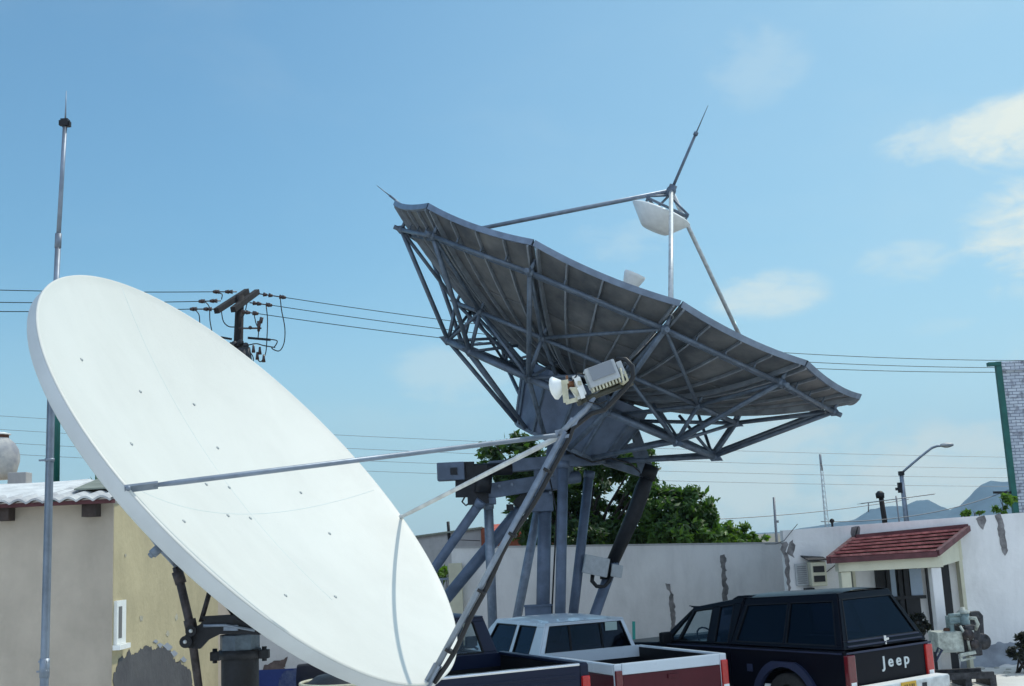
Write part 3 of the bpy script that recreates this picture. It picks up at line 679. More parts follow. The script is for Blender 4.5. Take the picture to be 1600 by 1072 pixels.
# ------------------------------------------------------------------ masts, poles, wires
t = thing('steel_mast', 'tall two-stage galvanised steel mast with needle tip beside the white dish', 'mast', gnd(55, 1500))
MY = 7.6
a0 = at(69, 1072, MY); a1 = at(80, 620, MY); a2 = at(91, 374, MY); a3 = at(102, 190, MY); a4 = at(103.5, 142, MY)
dd = (a0-a1)/(a0.z-a1.z); foot = a0 - dd*a0.z; t.location = foot; PINV[t.name] = Matrix.Translation(foot).inverted()
b = MB(); b.tube([foot, a0, a1+(a0-a1)*0, a1], [.027, .027, .025, .025], 14); b.build('lower_tube', M['galv'], t)
b = MB(); b.tube([a1, a2], .019, 12); b.tube([a2-(a2-a1).normalized()*.06, a2+(a2-a1).normalized()*.04], .022, 12); b.build('middle_tube', M['galv'], t)
b = MB(); b.tube([a2, a3], .015, 12); b.build('upper_tube', M['galv'], t)
b = MB(); b.tube([a3, a4], [.007, .002], 8); b.build('needle', M['galv'], t)
b = MB(); b.box(a3+V((0, 0, -.01)), (.05, .05, .05)); b.box(a3+V((-.03, 0, -.01)), (.02, .03, .035)); b.box(a3+V((.03, 0, -.02)), (.014, .03, .035)); b.build('clamp', M['dark'], t)
for py, w in ((722, .07), (1035, .04), (1050, .05)):
    k = (py-620)/(1072-620); c_ = a1.lerp(a0, k); b = MB(); b.tube([c_-V((0, 0, .010)), c_+V((0, 0, .010))], .031, 12); b.bar(c_, c_-V((w, 0, 0)), .012); b.build('clamp', M['galv'], t)
b = MB(); c_ = a1.lerp(a0, .94); b.tube([c_-V((0, 0, .06)), c_+V((0, 0, .06))], .031, 14); b.build('sleeve', M['galv'], t)
p0 = at(88, 760, 13.1); p1 = at(91, 500, 13.1)
b = MB(); b.tube([p0-V((0, 0, .3)), p1], .038, 10); o = b.build('green_post', M['green']); tag(o, 'dark green post standing on the corrugated roof behind the mast', 'post')

def wire(pts_ends, sag, r, nm='overhead_wire', m_=None, label='', n=24, group=None):
    a, c_ = pts_ends; b = MB(); P = []
    for i in range(n+1):
        k = i/n; p = V(a).lerp(V(c_), k); p = p-V((0, 0, sag*4*k*(1-k))); P.append(p)
    b.tube(P, r, 5); o = b.build(nm, m_ or M['trim']); tag(o, label, 'cable', group); return o
UY = 36
def utility_pole():
    t = thing('utility_pole', 'dark wooden utility pole with twin crossarms and insulators behind the white dish', 'utility pole', V((at(385, 900, UY).x, UY, 0)))
    top = at(375, 462, UY); ft = V((at(392, 900, UY).x, UY, 0))
    b = MB(); b.tube([ft, at(372, 545, UY), top], [.19, .15, .13], 12); b.build('pole', M['pole'], t)
    for (xa, ya, xb, yb, off) in ((338, 486, 386, 455, -.2), (364, 484, 402, 456, .2)):
        A = at(xa, ya, UY-1.0+off); B = at(xb, yb, UY+1.0+off)
        b = MB(); b.bar(A, B, .16, .17); b.build('crossarm', M['pole'], t)
    ends = []
    # strings of insulators, left side: (start px -> end px)
    for (xa, ya, xb, yb, dy) in ((370, 456, 332, 456, .8), (345, 470, 310, 471, 0), (338, 483, 296, 483, -.9)):
        A = at(xa, ya, UY+dy); B = at(xb, yb, UY+dy)
        b = MB(); b.tube([A, B], .02, 6); d = (B-A).normalized()
        for k in (.25, .4, .8, .9): c_ = A.lerp(B, k); b.tube([c_-d*.06, c_+d*.06], [.075, .045], 10)
        b.build('insulator', M['porc'], t); ends.append(B)
    for (xa, ya, xb, yb, dy) in ((404, 459, 446, 465, .9), (390, 473, 424, 477, 0), (376, 487, 402, 490, -.8)):
        A = at(xa, ya, UY+dy); B = at(xb, yb, UY+dy); d = (B-A).normalized()
        b = MB(); b.tube([A, B], .02, 6)
        for k in (.25, .45, .85, .95): c_ = A.lerp(B, k); b.tube([c_-d*.06, c_+d*.06], [.075, .045], 10)
        b.build('insulator', M['porc'], t); ends.append(B)
    # jumper cables
    J = [[(340, 457), (347, 460), (346, 468)], [(321, 472), (327, 480), (328, 500), (331, 517)], [(305, 484), (311, 492), (312, 505)],
         [(346, 487), (349, 502), (357, 510), (368, 511)], [(386, 474), (382, 490), (377, 497)], [(438, 467), (440, 485), (445, 512), (444, 535), (437, 548), (427, 546), (424, 542)],
         [(416, 479), (418, 500), (417, 530), (415, 552), (408, 565), (403, 562)], [(397, 491), (400, 505), (404, 515), (403, 530)],
         [(393, 529), (428, 531), (433, 535), (428, 543)], [(385, 540), (400, 537), (412, 540), (430, 543)], [(380, 545), (392, 552), (396, 562), (392, 570)]]
    for j in J:
        P = [at(x, y, UY-.3) for x, y in j]
        # smooth
        Q = []
        for i in range(len(P)-1):
            p0 = P[max(i-1, 0)]; p1 = P[i]; p2 = P[i+1]; p3 = P[min(i+2, len(P)-1)]
            for k in range(5):
                s_ = k/5; Q.append(.5*((2*p1)+(p2-p0)*s_+(2*p0-5*p1+4*p2-p3)*s_*s_+(3*p1-p0-3*p2+p3)*s_**3))
        Q.append(P[-1]); b = MB(); b.tube(Q, .018, 6); b.build('jumper_cable', M['cable'], t)
    b = MB(); b.bar(at(372, 513, UY-.1), at(408, 513, UY-.4), .05); b.ball(at(391, 512, UY-.3), .06, 10, 8); b.tube([at(405, 502, UY-.4), at(404, 518, UY-.4)], [.07, .04], 8); b.tube([at(409, 496, UY-.4), at(407, 505, UY-.4)], [.06, .06], 8); b.build('fuse_cutout', M['porc'], t)
    b = MB(); b.bar(at(388, 528, UY-.2), at(422, 531, UY-.5), .07); b.bar(at(345, 527, UY-.2), at(362, 530, UY-.2), .06); b.build('lower_arm', M['pole'], t)
    b = MB(); b.tube([at(378, 545, UY-.5), at(386, 600, UY-.5)], .26, 14); b.box(at(370, 538, UY-.4), (.4, .2, .12)); b.ball(at(376, 535, UY-.5), .1, 10, 8); b.ball(at(384, 540, UY-.5), .1, 10, 8); b.ball(at(366, 537, UY-.5), .09, 10, 8); b.build('transformer', M['iron'], t)
    for i, (x, y) in enumerate(((396, 545), (406, 548), (402, 556), (390, 552), (412, 560))):
        b = MB(); c_ = at(x, y, UY-.5); b.tube([c_-V((0, 0, .12)), c_+V((0, 0, .12))], [.06, .03], 8); b.build('bushing', M['porc'], t)
    return ends
E_ = utility_pole()
LB = ['uppermost', 'middle', 'lowest']
for i, (e, yl) in enumerate(zip(E_[:3], (447, 469, 485))):
    wire((e, at(-260, yl-4, UY+e.y-36)), .10, .014, label=f'{LB[i]} of three power cables running left from the utility pole', group='power cables from the utility pole')
for i, (e, yr, Yr) in enumerate(zip(E_[3:], (552, 562, 566), (48, 47, 46))):
    wire((e, at(1950, yr, Yr)), 1.0, .012, label=f'{LB[i]} of three power cables running right from the utility pole', n=40, group='power cables from the utility pole')
LB4 = ['topmost', 'second highest', 'second lowest', 'lowest']
for i, (yl, yr) in enumerate(((628, 712), (650, 729), (672, 742), (690, 755))):
    wire((at(-400, yl-6, 60), at(1900, yr+6, 66)), .7, .011, m_=M['aerial'], label=f'{LB4[i]} of four thin distant cables crossing the lower sky', n=40, group='thin distant cables')
wire((at(1100, 812, 40), at(1420, 780, 45)), .12, .014, m_=M['aerial'], label='thin cable rising right behind the corner of the white wall')
wire((at(1283, 815, 30), at(1590, 760, 36)), .3, .012, m_=M['aerial'], label='thin cable crossing in front of the blue mountain')

# street lamp
LY = 34
t = thing('street_lamp', 'grey street lamp with long upswept arm above the white parapet', 'street lamp', V((at(1424, 870, LY).x, LY, 0)))
b = MB(); top = at(1408, 738, LY); b.tube([V((at(1424, 870, LY).x+.1, LY, 0)), at(1416, 812, LY), top], [.10, .075, .06], 10); b.build('pole', M['galv'], t)
b = MB(); P = [at(x, y, LY) for x, y in ((1409, 739), (1425, 725), (1443, 710), (1456, 700), (1464, 697), (1474, 696))]; b.tube(P, .035, 8); b.build('arm', M['galv'], t)
b = MB(); c_ = at(1479, 695.5, LY); b.ball(c_, .17, 16, 10, (1.25, .7, .42)); b.build('lamp_head', M['boxg'], t)
b = MB(); b.ball(c_-V((0, 0, .03)), .12, 14, 8, (1.1, .7, .45)); b.build('lens', M['white'], t)
b = MB(); b.box(top-V((0, 0, .03)), (.14, .14, .12)); b.box(at(1406, 762, LY), (.1, .12, .3)); b.box(at(1405, 764, LY), (.2, .1, .08)); b.build('bracket', M['dark'], t)
t = thing('wooden_post', 'dark wooden post with a bulky cap left of the street lamp', 'post', V((at(1388, 860, 32).x, 32, 0)))
b = MB(); b.tube([V((at(1388, 860, 32).x, 32, 0)), at(1382, 812, 32), at(1375.5, 770, 32)], [.08, .072, .065], 10); b.build('post', M['pole'], t)
b = MB(); c_ = at(1375, 774, 32); b.tube([c_-V((0, 0, .08)), c_+V((0, 0, .05)), c_+V((0, 0, .12))], [.11, .12, .05], 10); b.build('cap', M['dark'], t)
t = thing('tv_aerial', 'rooftop television aerial with a long boom beside the street lamp', 'aerial', at(1406, 815, 30))
b = MB(); b.tube([at(1407, 825, 30)-V((0, 0, .5)), at(1400, 775, 30)], .02, 8); b.build('mast', M['aerial'], t)
b = MB(); A = at(1345, 787, 30); B = at(1460, 772, 30); b.tube([A, B], .012, 6); b.build('boom', M['aerial'], t)
b = MB()
for k in range(16):
    c_ = A.lerp(B, k/15); l = .5-.02*k; b.tube([c_-V((.05, l, 0)), c_+V((.05, l, 0))], .006, 5)
b.tube([at(1357, 785, 30), at(1357, 800, 30)], .015, 6); b.build('elements', M['aerial'], t)
# distant lattice mast
t = thing('lattice_tower', 'thin distant lattice radio tower above the white parapet', 'tower', V((at(1293, 870, 120).x, 120, 0)))
b = MB(); tp = at(1283, 728, 120); bt = V((tp.x+.0, 120, 0))
for k in range(3):
    a = k*2.094; o_ = V((math.cos(a), math.sin(a), 0)); b.tube([bt+o_*.28, tp+o_*.14], .03, 5)
n = 16
for i in range(n):
    for k in range(3):
        a = k*2.094; a2_ = (k+1)*2.094
        p = (bt+V((math.cos(a), math.sin(a), 0))*.28).lerp(tp+V((math.cos(a), math.sin(a), 0))*.14, i/n)
        q = (bt+V((math.cos(a2_), math.sin(a2_), 0))*.28).lerp(tp+V((math.cos(a2_), math.sin(a2_), 0))*.14, (i+1)/n); b.tube([p, q], .018, 4)
b.build('lattice', mat('hazed_tower_tone', (.42, .46, .5), .6), t)  # pale tone carries the distance haze in the tower's colour
b = MB(); b.tube([tp-V((0, 0, .5)), tp+V((0, 0, 1.2))], .12, 6); b.build('antenna', M['aerial'], t)
b = MB(); a = at(1214, 852, 29.5); b.tube([V((a.x+.1, 29.5, 0)), a, at(1209, 777, 29.5)], [.04, .035, .03], 8); b.box(at(1214, 815, 29.5), (.08, .06, .06)); tag(b.build('thin_pole', M['aerial']), 'slim grey pole behind the corner of the white wall', 'pole')
b = MB(); a = gnd(992, 1075); b.bar(V((a.x, a.y, 0)), at(990, 971, a.y), .05); tag(b.build('marker_stake', mat('teal_paint', (.03, .30, .25), .6)), 'thin teal stake standing in front of the white wall by the pickups', 'stake')
# ------------------------------------------------------------------ big antenna
RB = 4.9; RC = V((2.257, 22.44, 7.26)); _n = V((-.43934, .15412, -.88500)).normalized(); AX = -_n
_a = V((0, 0, 1)).cross(_n).normalized(); _b = _n.cross(_a); P0 = 1.0959
def edir(j):
    t_ = P0 - 2*math.pi*j/12; return _a*math.cos(t_) + _b*math.sin(t_)
def BP(j, r, s): return RC + edir(j)*(RB*r) + AX*(RB*(s+.34))
def surf(r): return -.70 + .36*r*r
def on_petal(j, u, v, back=0.0):
    e = edir(j)*(1-u) + edir(j+1)*u; pl = e*(v*e.length**(-.28))
    return RC + pl*RB + AX*(RB*(surf(pl.length)+.34) - back)
BIG = thing('large_dish_antenna', 'huge grey truss-backed satellite dish tilted skyward on a tubular steel pedestal', 'satellite dish', gnd(846, 1068))
def ribbon(b, path, width, depth, side=None):
    """box section following path; depth goes backwards along -AX."""
    n = len(path); secs = []
    for i, p in enumerate(path):
        t_ = (path[min(i+1, n-1)]-path[max(i-1, 0)]).normalized(); w = t_.cross(AX).normalized()*(width/2)
        d = AX*(-depth); secs.append([b.bm.verts.new(q) for q in (p-w, p+w, p+w+d, p-w+d)])
    for i in range(n-1):
        for k in range(4): b._face([secs[i][k], secs[i][(k+1) % 4], secs[i+1][(k+1) % 4], secs[i+1][k]])
    b._face(secs[0][::-1]); b._face(secs[-1])
for j in range(12):
    b = MB(); nu, nv = 12, 12
    g = .004
    rows = [[on_petal(j, g+(1-2*g)*u/nu, .05+.95*v/nv) for u in range(nu+1)] for v in range(nv+1)]
    b.grid(rows); b.grid([[p-AX*.02 for p in r] for r in rows]); b.grid([rows[-1], [p-AX*.02 for p in rows[-1]]], smooth=False)
    pet = b.build('petal_panel', M['panel'], BIG)
    b = MB()
    for u in (.035, .965):
        ribbon(b, [on_petal(j, u, .1+.9*v/14, .022) for v in range(15)], .035, .10)
    b.build('edge_flange', M['rib'], pet)
    for u in (.25, .5, .75):
        b = MB(); ribbon(b, [on_petal(j, u, .12+.87*v/14, .022) for v in range(15)], .03, .06); b.build('stiffener', M['rib'], pet)
    b = MB(); rr = [on_petal(j, .004+.992*u/12, 1.0, -.012) for u in range(13)]
    outw = (edir(j)+edir(j+1)).normalized()
    b.grid([rr, [p-AX*.10 for p in rr]], smooth=False); b.grid([[p+outw*.025 for p in rr], [p-AX*.10+outw*.025 for p in rr]], smooth=False)
    b.grid([rr, [p+outw*.025 for p in rr]], smooth=False); b.grid([[p-AX*.10 for p in rr], [p-AX*.10+outw*.025 for p in rr]], smooth=False)
    b.grid([[p-AX*.098-outw*.06 for p in rr], [p-AX*.098 for p in rr]], smooth=False)
    b.build('rim_lip', M['lip'], pet)
    b = MB(); ribbon(b, [on_petal(j, .01+.98*u/10, .70, .022) for u in range(11)], .03, .012); ribbon(b, [on_petal(j, .01+.98*u/10, .42, .022) for u in range(11)], .03, .012)
    b.build('seam_strip', M['panel'], pet)
rH, sH, rM, sM, rL, sL = .9347, -.4382, .6193, -.6178, .5892, -.7697
rT, sT, rB_, sB = .25, -.765, .20, -.965
for j in range(12):
    H, Mm, Lw, T, Bt = BP(j, rH, sH), BP(j, rM, sM), BP(j, rL, sL), BP(j, rT, sT), BP(j, rB_, sB)
    b = MB()
    b.tube([H, Mm], .036, 8); b.tube([Mm, T], .036, 8); b.tube([H, Lw], .045, 8); b.tube([Lw, Bt], .045, 8)
    b.tube([Lw, Mm], .038, 8); b.tube([Lw, T], .045, 8)
    S_ = BP(j, rH, surf(rH))-AX*.02
    b.tube([H, S_], .035, 8); b.tube([Mm, BP(j, rM, surf(rM))-AX*.02], .03, 8)
    q = BP(j, .40, surf(.40)-.035); b.tube([q, Lw], .03, 8)
    e = edir(j)
    for nd, s_ in ((H, .17), (Mm, .15), (Lw, .2)):
        b.ball(nd, .075, 10, 8)
        tg = e.cross(AX).normalized(); b.prism([nd-e*s_+tg*.008, nd+AX*s_*.6+tg*.008, nd+e*s_+tg*.008, nd-AX*s_*.5+tg*.008], tg*-.016)
    b.tube([H-e*.02, H+e*.16-AX*.0], .045, 8)
    b.build('radial_truss', M['truss'], BIG)
for nm, r, s, rad in (('outer_ring', rH, sH, .042), ('middle_ring', rM, sM, .042), ('lower_ring', rL, sL, .062)):
    b = MB()
    for j in range(12): b.tube([BP(j, r, s), BP(j+1, r, s)], rad, 8)
    if nm == 'outer_ring':
        for j in range(12):
            for u in (.25, .5, .75):
                p = BP(j, r, s).lerp(BP(j+1, r, s), u); b.tube([p, p+AX*.16], .02, 6)
            b.bar(BP(j, .885, surf(.885))-AX*.10, BP(j+1, .885, surf(.885))-AX*.10, .05, .09, up=AX)
    b.build(nm, M['truss'], BIG)
for j in range(12):
    b = MB(); k = j+1 if j % 2 == 0 else j
    H1, H2 = BP(j, rH, sH), BP(j+1, rH, sH)
    M1, M2, L1, L2 = BP(j, rM, sM), BP(j+1, rM, sM), BP(j, rL, sL), BP(j+1, rL, sL)
    if j in (2, 6, 10): b.tube([H2, M1], .033, 8)
    if j in (3, 7, 11): b.tube([H1, M2], .033, 8)
    if j % 2 == 0: b.tube([M2, L1], .033, 8); b.tube([L2, BP(j, rT, sT)], .03, 8)
    else: b.tube([M1, L2], .033, 8); b.tube([L1, BP(j+1, rT, sT)], .03, 8)
    b.build('diagonal_brace', M['truss'], BIG)
# hub
b = MB(); rings = []
for r, s in ((.27, -.715), (.265, -.76), (.205, -.97), (.0, -.97)):
    rings.append([BP(j+.5, max(r, .001), s) for j in range(0, 13, 1)])
b.grid(rings, smooth=False); b.build('hub', mat('hub_grey_paint', (.14, .185, .27), .5, .2, .2, 2.2, .1), BIG)
b = MB()
for j in range(12):
    b.bar(BP(j+.5, .268, -.76), BP(j+.5, .208, -.968), .05, .05)
    b.bar(BP(j+.5, .268, -.76), BP(j+1.5, .268, -.76), .06, .07); b.bar(BP(j+.5, .208, -.968), BP(j+1.5, .208, -.968), .06, .07)
b.build('hub_rib', M['truss'], BIG)
# feed
APX = BP(0, 0, .1465)
for j in (11, 7, 3):
    b = MB(); e = BP(j, .93, surf(.93)); b.tube([e, APX], .045, 10); b.tube([e-AX*.05, e+(APX-e).normalized()*.12], .07, 10)
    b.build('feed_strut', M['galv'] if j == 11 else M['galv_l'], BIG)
b = MB(); b.ball(APX, .10, 14, 10); b.tube([APX-AX*.12, APX+AX*.12], .08, 10); b.build('apex_joint', M['truss'], BIG)
b = MB(); b.tube([APX, APX+AX*1.25], [.03, .028], 8); b.tube([APX+AX*1.25, APX+AX*1.85], [.014, .006], 6); b.tube([APX+AX*1.2, APX+AX*1.27], .045, 8); b.build('lightning_rod', M['truss'], BIG)
v0 = BP(0, 1.0, -.34); o_ = at(589, 290, v0.y)
b = MB(); b.tube([v0-(o_-v0).normalized()*.2, v0.lerp(o_, .35)], .022, 6); b.tube([v0.lerp(o_, .35), o_], [.012, .006], 6); b.build('lightning_rod', M['truss'], BIG)
sc = BP(0, 0, .045)
b = MB(); b.lathe(sc, AX, [(0, -.36), (.26, -.36), (.30, -.33), (.62, .0), (.60, .025), (.55, .045), (0, .05)], 40); b.build('subreflector', M['white'], BIG)
b = MB()
for k in range(3):
    an = k*2.094+.5; d = _a*math.cos(an)+_b*math.sin(an); d2 = _a*math.cos(an+2.094)+_b*math.sin(an+2.094)
    b.tube([sc+d*.5+AX*.05, sc+d*.52+AX*.16, APX-AX*.1], .025, 8); b.tube([sc+d*.52+AX*.13, sc+d2*.52+AX*.13], .028, 8)
b.build('subreflector_frame', M['truss'], BIG)
b = MB(); b.lathe(RC-AX*(.36*RB), AX, [(.35, 0), (.32, .9), (.2, 1.55), (.10, 1.95), (.13, 2.02), (.22, 2.30), (.22, 2.35), (0, 2.35)], 28); b.build('feed_horn', M['white'], BIG)

# pedestal
PY = 22.6
def leg(px, py, Y, fx, fy, r, m_, nm='pedestal_leg', seg=14):
    r *= .87; A = at(px, py, Y); Bf = gnd(fx, fy); b = MB(); b.tube([A, Bf], r, seg); b.lathe(Bf, (0, 0, 1), [(r*1.9, 0.004), (r*1.9, .05), (r, .05)], 16); b.tube([A+(A-Bf).normalized()*.02, A-(A-Bf).normalized()*.12], r*1.15, seg)
    return b.build(nm, m_, BIG)
leg(852, 758, PY, 846, 1068, .15, M['ped'], 'king_post', 20)
leg(880, 722, PY-.6, 873, 1072, .115, M['ped'])
leg(921, 738, PY+.5, 884, 1062, .11, M['ped'])
leg(843, 785, PY+.6, 789, 1062, .105, M['galv'])
leg(838, 765, PY-.2, 585, 1070, .135, M['ped'])
leg(752, 783, PY-.7, 552, 1070, .105, M['ped'])
leg(763, 785, PY-.4, 773, 1066, .105, M['galv'])
b = MB(); b.bar(at(764, 731, PY-.3), at(940, 716, PY), .28, .24); b.build('upper_beam', M['ped'], BIG, bevel=.01)
b = MB(); b.bar(at(735, 772, PY-.5), at(862, 752, PY), .30, .29); b.bar(at(745, 784, PY-.55), at(775, 783, PY-.55), .3, .12); b.build('lower_beam', M['ped'], BIG, bevel=.01)
b = MB()
b.bar(at(745, 728, PY-.55), at(748, 788, PY-.55), .34, .40); b.tube([at(728, 735, PY-.6), at(800, 732, PY-.5)], .12, 12); b.tube([at(757, 742, PY-.7), at(754, 770, PY-.7)], .16, 12)
b.build('pivot_block', M['dark'], BIG)
b = MB(); c_ = at(705, 737, PY-.6); b.box(c_, (.52, .34, .34), bevel=.02); b.build('drive_motor', M['ped'], BIG)
b = MB(); c_ = at(709, 736, PY-.79); b.box(c_, (.13, .03, .13)); b.build('cover_plate', M['dark'], BIG)
b = MB(); b.bar(at(726, 722, PY-.6), at(727, 777, PY-.6), .16, .36); b.tube([at(727, 775, PY-.6), at(722, 784, PY-.6), at(728, 790, PY-.6), at(737, 783, PY-.6)], .018, 6); b.build('gearbox', M['dark'], BIG)
for (x, y, dy) in ((757, 726, -.45), (763, 738, -.45), (800, 724, -.45), (850, 728, -.4), (905, 712, -.3), (860, 770, -.45), (838, 775, -.5), (842, 745, -.5), (862, 742, -.4), (780, 760, -.72), (800, 757, -.7)):
    b = MB(); p = at(x, y, PY+dy+.12); b.lathe(p, (0, -1, 0), [(.035, 0), (.035, .03), (.02, .045), (0, .045)], 6, smooth=False); b.build('bolt', M['galv'], BIG)
hb = BP(0, 0, -.97)
b = MB(); b.bar(hb, at(872, 745, PY), .42, .5); b.box(at(855, 748, PY), (.5, .5, .45)); b.tube([at(820, 757, PY-.2), at(905, 745, PY+.2)], .12, 12); b.box(at(847, 785, PY), (.42, .4, .36)); b.build('elevation_yoke', M['ped'], BIG, bevel=.015)
b = MB(); b.bar(at(805, 790, PY-.2), at(822, 772, PY-.2), .12, .16); b.box(at(797, 793, PY-.3), (.14, .12, .12)); b.build('leg_bracket', M['dark'], BIG)
# right side jack arm
b = MB(); q = PY+.4
A1, A2 = at(985, 655, q), at(1016, 738, q)
b.bar(A1, A2, .16, .16); b.bar(at(990, 672, q+.3), at(1004, 742, q+.3), .12, .12); b.bar(at(930, 716, q), at(1000, 694, q), .10, .14); b.bar(at(945, 722, q), at(1010, 742, q), .12, .14)
b.prism([at(985, 700, q-.1), at(1012, 706, q-.1), at(1021, 742, q-.1), at(1004, 746, q-.1)], (0, .03, 0))
b.build('jack_arm', M['truss'], BIG)
b = MB(); b.tube([at(1014, 738, q), at(1004, 765, q), at(992, 800, q), at(953, 888, q)], [.12, .155, .15, .12], 14); b.tube([at(1017, 728, q), at(1010, 748, q)], .17, 12); b.build('screw_jack', M['dark'], BIG)
leg(958, 880, q, 892, 1066, .12, M['ped'], 'jack_tube')
b = MB(); c_ = at(931, 884, q-.25); b.box(c_, (.48, .32, .36), Matrix.Rotation(R_(14), 3, 'Y'), bevel=.02); b.box(at(963, 892, q-.15), (.22, .3, .24), Matrix.Rotation(R_(12), 3, 'Y'), bevel=.02); b.build('jack_motor', M['boxg'], BIG)
b = MB(); P = [at(x, y, q-.2) for x, y in ((926, 898), (925, 908), (932, 916), (944, 917), (952, 908), (958, 895))]; b.tube(P, .04, 8); b.tube([at(946, 872, q-.1), at(946, 905, q-.1)], .11, 10); b.build('motor_cable', M['cable'], BIG)
b = MB(); b.box(at(841, 958, PY-.35), (.5, .2, .3), bevel=.012); b.box(at(841, 946, PY-.35), (.54, .24, .03)); b.build('control_box', M['ped'], BIG)
b = MB(); b.tube([at(886, 698, PY-.5), at(900, 712, PY-.55), at(925, 722, PY-.5), at(955, 716, PY-.4), at(985, 724, PY-.2), at(1000, 738, PY)], .016, 6)
b.tube([at(856, 735, PY-.5), at(870, 800, PY-.55), at(866, 880, PY-.5), at(862, 960, PY-.4)], .016, 6); b.build('cable', M['cable'], BIG)

# ------------------------------------------------------------------ front offset dish
DC = V((-1.40698, 6.45383, 3.08297)); DN = V((.743498, -.210912, .634608)).normalized(); DR = 1.5
DAP = V((.24164, 5.93873, 3.14502)); DB_ = V((-.50988, 6.13151, 1.92482))
dd_ = (DB_-DC).normalized(); du = DN.cross(dd_).normalized()
SM = thing('offset_dish_antenna', 'large white offset satellite dish in the foreground with three long feed struts', 'satellite dish', (-1.62, 6.75, 0))
def DP(r, th, back=0): return DC + (du*math.cos(th) + dd_*math.sin(th))*r - DN*back
def dsag(r): return .235*(1-(r/DR)**2)
def dish_hit(px, py, off=0):
    d = ray(px, py); sg = 0
    for _ in range(12):
        o = DC - DN*(sg-off); k = (o-CAMP).dot(DN)/d.dot(DN); p = CAMP+d*k; q = p-DC; q = q-DN*q.dot(DN); sg = dsag(min(q.length, DR))
    return p
b = MB(); nr, ns = 26, 128
for sgn in (0, 1):
    rows = []
    for i in range(nr+1):
        r = DR*(i/nr)
        bk = dsag(r) if sgn == 0 else .08 + .20*(1-(r/DR)**2)
        rr = max(r, .002) - (.008 if sgn else 0)*(i == nr)
        rows.append([DP(rr, 2*math.pi*k/ns, bk) for k in range(ns+1)])
    if sgn == 0:
        # rolled lip
        rows.append([DP(DR+.006, 2*math.pi*k/ns, -.004) for k in range(ns+1)])
        rows.append([DP(DR+.012, 2*math.pi*k/ns, .004) for k in range(ns+1)])
        b0 = MB(); b0.grid(rows); face = b0.build('reflector', M['dish'], SM)
    else:
        rows.append([DP(DR+.004, 2*math.pi*k/ns, .08) for k in range(ns+1)])
        rows.append([DP(DR+.012, 2*math.pi*k/ns, .07) for k in range(ns+1)])
        rows.append([DP(DR+.012, 2*math.pi*k/ns, .005) for k in range(ns+1)])
        b1 = MB(); b1.grid(rows); b1.build('rim_and_back', M['disrim'], SM)
b.bm.free()
seam = mat('filled_seam', (.62, .68, .66), .5)
for pa, pb in (((190, 448), None), ((222, 768), (592, 764))):
    pA = dish_hit(*pa); q = pA-DC; q = q-DN*q.dot(DN)
    b = MB(); P = []
    if pb is None: ends = (q, -q*.55)
    else:
        pB = dish_hit(*pb); q2 = pB-DC; q2 = q2-DN*q2.dot(DN); ends = (q, q2)
    for i in range(40):
        v = ends[0].lerp(ends[1], i/39)
        if v.length < DR-.01: P.append(DC+v-DN*(dsag(v.length)+.0012))
    b.tube(P, .0025, 6); b.build('panel_seam', seam, face)
for px, py in ((219, 612), (303, 632), (205, 694), (322, 757), (358, 762), (287, 815), (356, 806), (391, 810), (515, 834), (446, 931), (524, 933), (127, 562), (340, 700), (470, 770)):
    p = dish_hit(px, py); b = MB(); b.lathe(p-DN*.004, DN, [(.011, 0), (.011, .006), (.006, .010), (0, .010)], 10); b.build('bolt_head', mat('dull_bolt', (.34, .37, .37), .5, .4), face)
SA = V((-1.67818, 4.98830, 2.91364)); SB = V((-.79622, 7.79716, 2.81387))
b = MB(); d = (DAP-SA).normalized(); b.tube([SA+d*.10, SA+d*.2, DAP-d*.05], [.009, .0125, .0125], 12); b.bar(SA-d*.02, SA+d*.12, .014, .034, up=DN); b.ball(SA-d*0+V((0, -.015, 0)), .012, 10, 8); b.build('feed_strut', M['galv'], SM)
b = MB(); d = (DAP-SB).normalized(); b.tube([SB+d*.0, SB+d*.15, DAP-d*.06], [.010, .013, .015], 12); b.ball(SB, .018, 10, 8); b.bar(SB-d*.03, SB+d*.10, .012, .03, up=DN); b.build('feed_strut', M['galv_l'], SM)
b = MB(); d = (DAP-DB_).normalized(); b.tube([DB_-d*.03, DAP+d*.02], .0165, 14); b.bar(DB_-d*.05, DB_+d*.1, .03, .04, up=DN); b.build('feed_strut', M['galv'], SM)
# power cable strapped below the lower strut
off = (UP*-.3+RT*.8).normalized()*.030
P = []
for i in range(26):
    k = i/25; p = DB_.lerp(DAP, k)+off + V((math.sin(k*19)*.004, 0, math.cos(k*23)*.004)) + off*(.35*math.sin(k*9)); P.append(p)
FEED = at(988, 585, 5.93)
P += [DAP+V((.05, 0, .03)), DAP.lerp(FEED, .35)+V((.02, .02, 0)), at(945, 640, 5.92), at(978, 606, 5.92), at(989, 590, 5.91), at(988, 572, 5.91), at(978, 562, 5.92), at(963, 561, 5.93)]
b = MB(); b.tube(P, .013, 8); b.build('power_cable', M['cable'], SM)
for k in (.13, .37, .60, .86):
    c_ = DB_.lerp(DAP, k)+off*.5; dq = (DAP-DB_).normalized(); b = MB(); b.tube([c_-dq*.008, c_+dq*.008], .027, 12); b.build('tape_band', M['cable'], SM)
FY_ = 5.94
def fp(x, y, dy=0): return at(x, y, FY_+dy)
k = FY_/F_PX
b = MB(); b.tube([DAP-V((.02, 0, 0)), fp(915, 640), fp(938, 604)], [.016, .015, .014], 12); b.bar(fp(868, 678), fp(893, 672), .02, .035); b.prism([fp(868, 684, -.01), fp(890, 684, -.01), fp(905, 655, -.01), fp(892, 652, -.01), fp(878, 672, -.01)], (0, .02, 0)); b.build('feed_arm', M['galv'], SM)
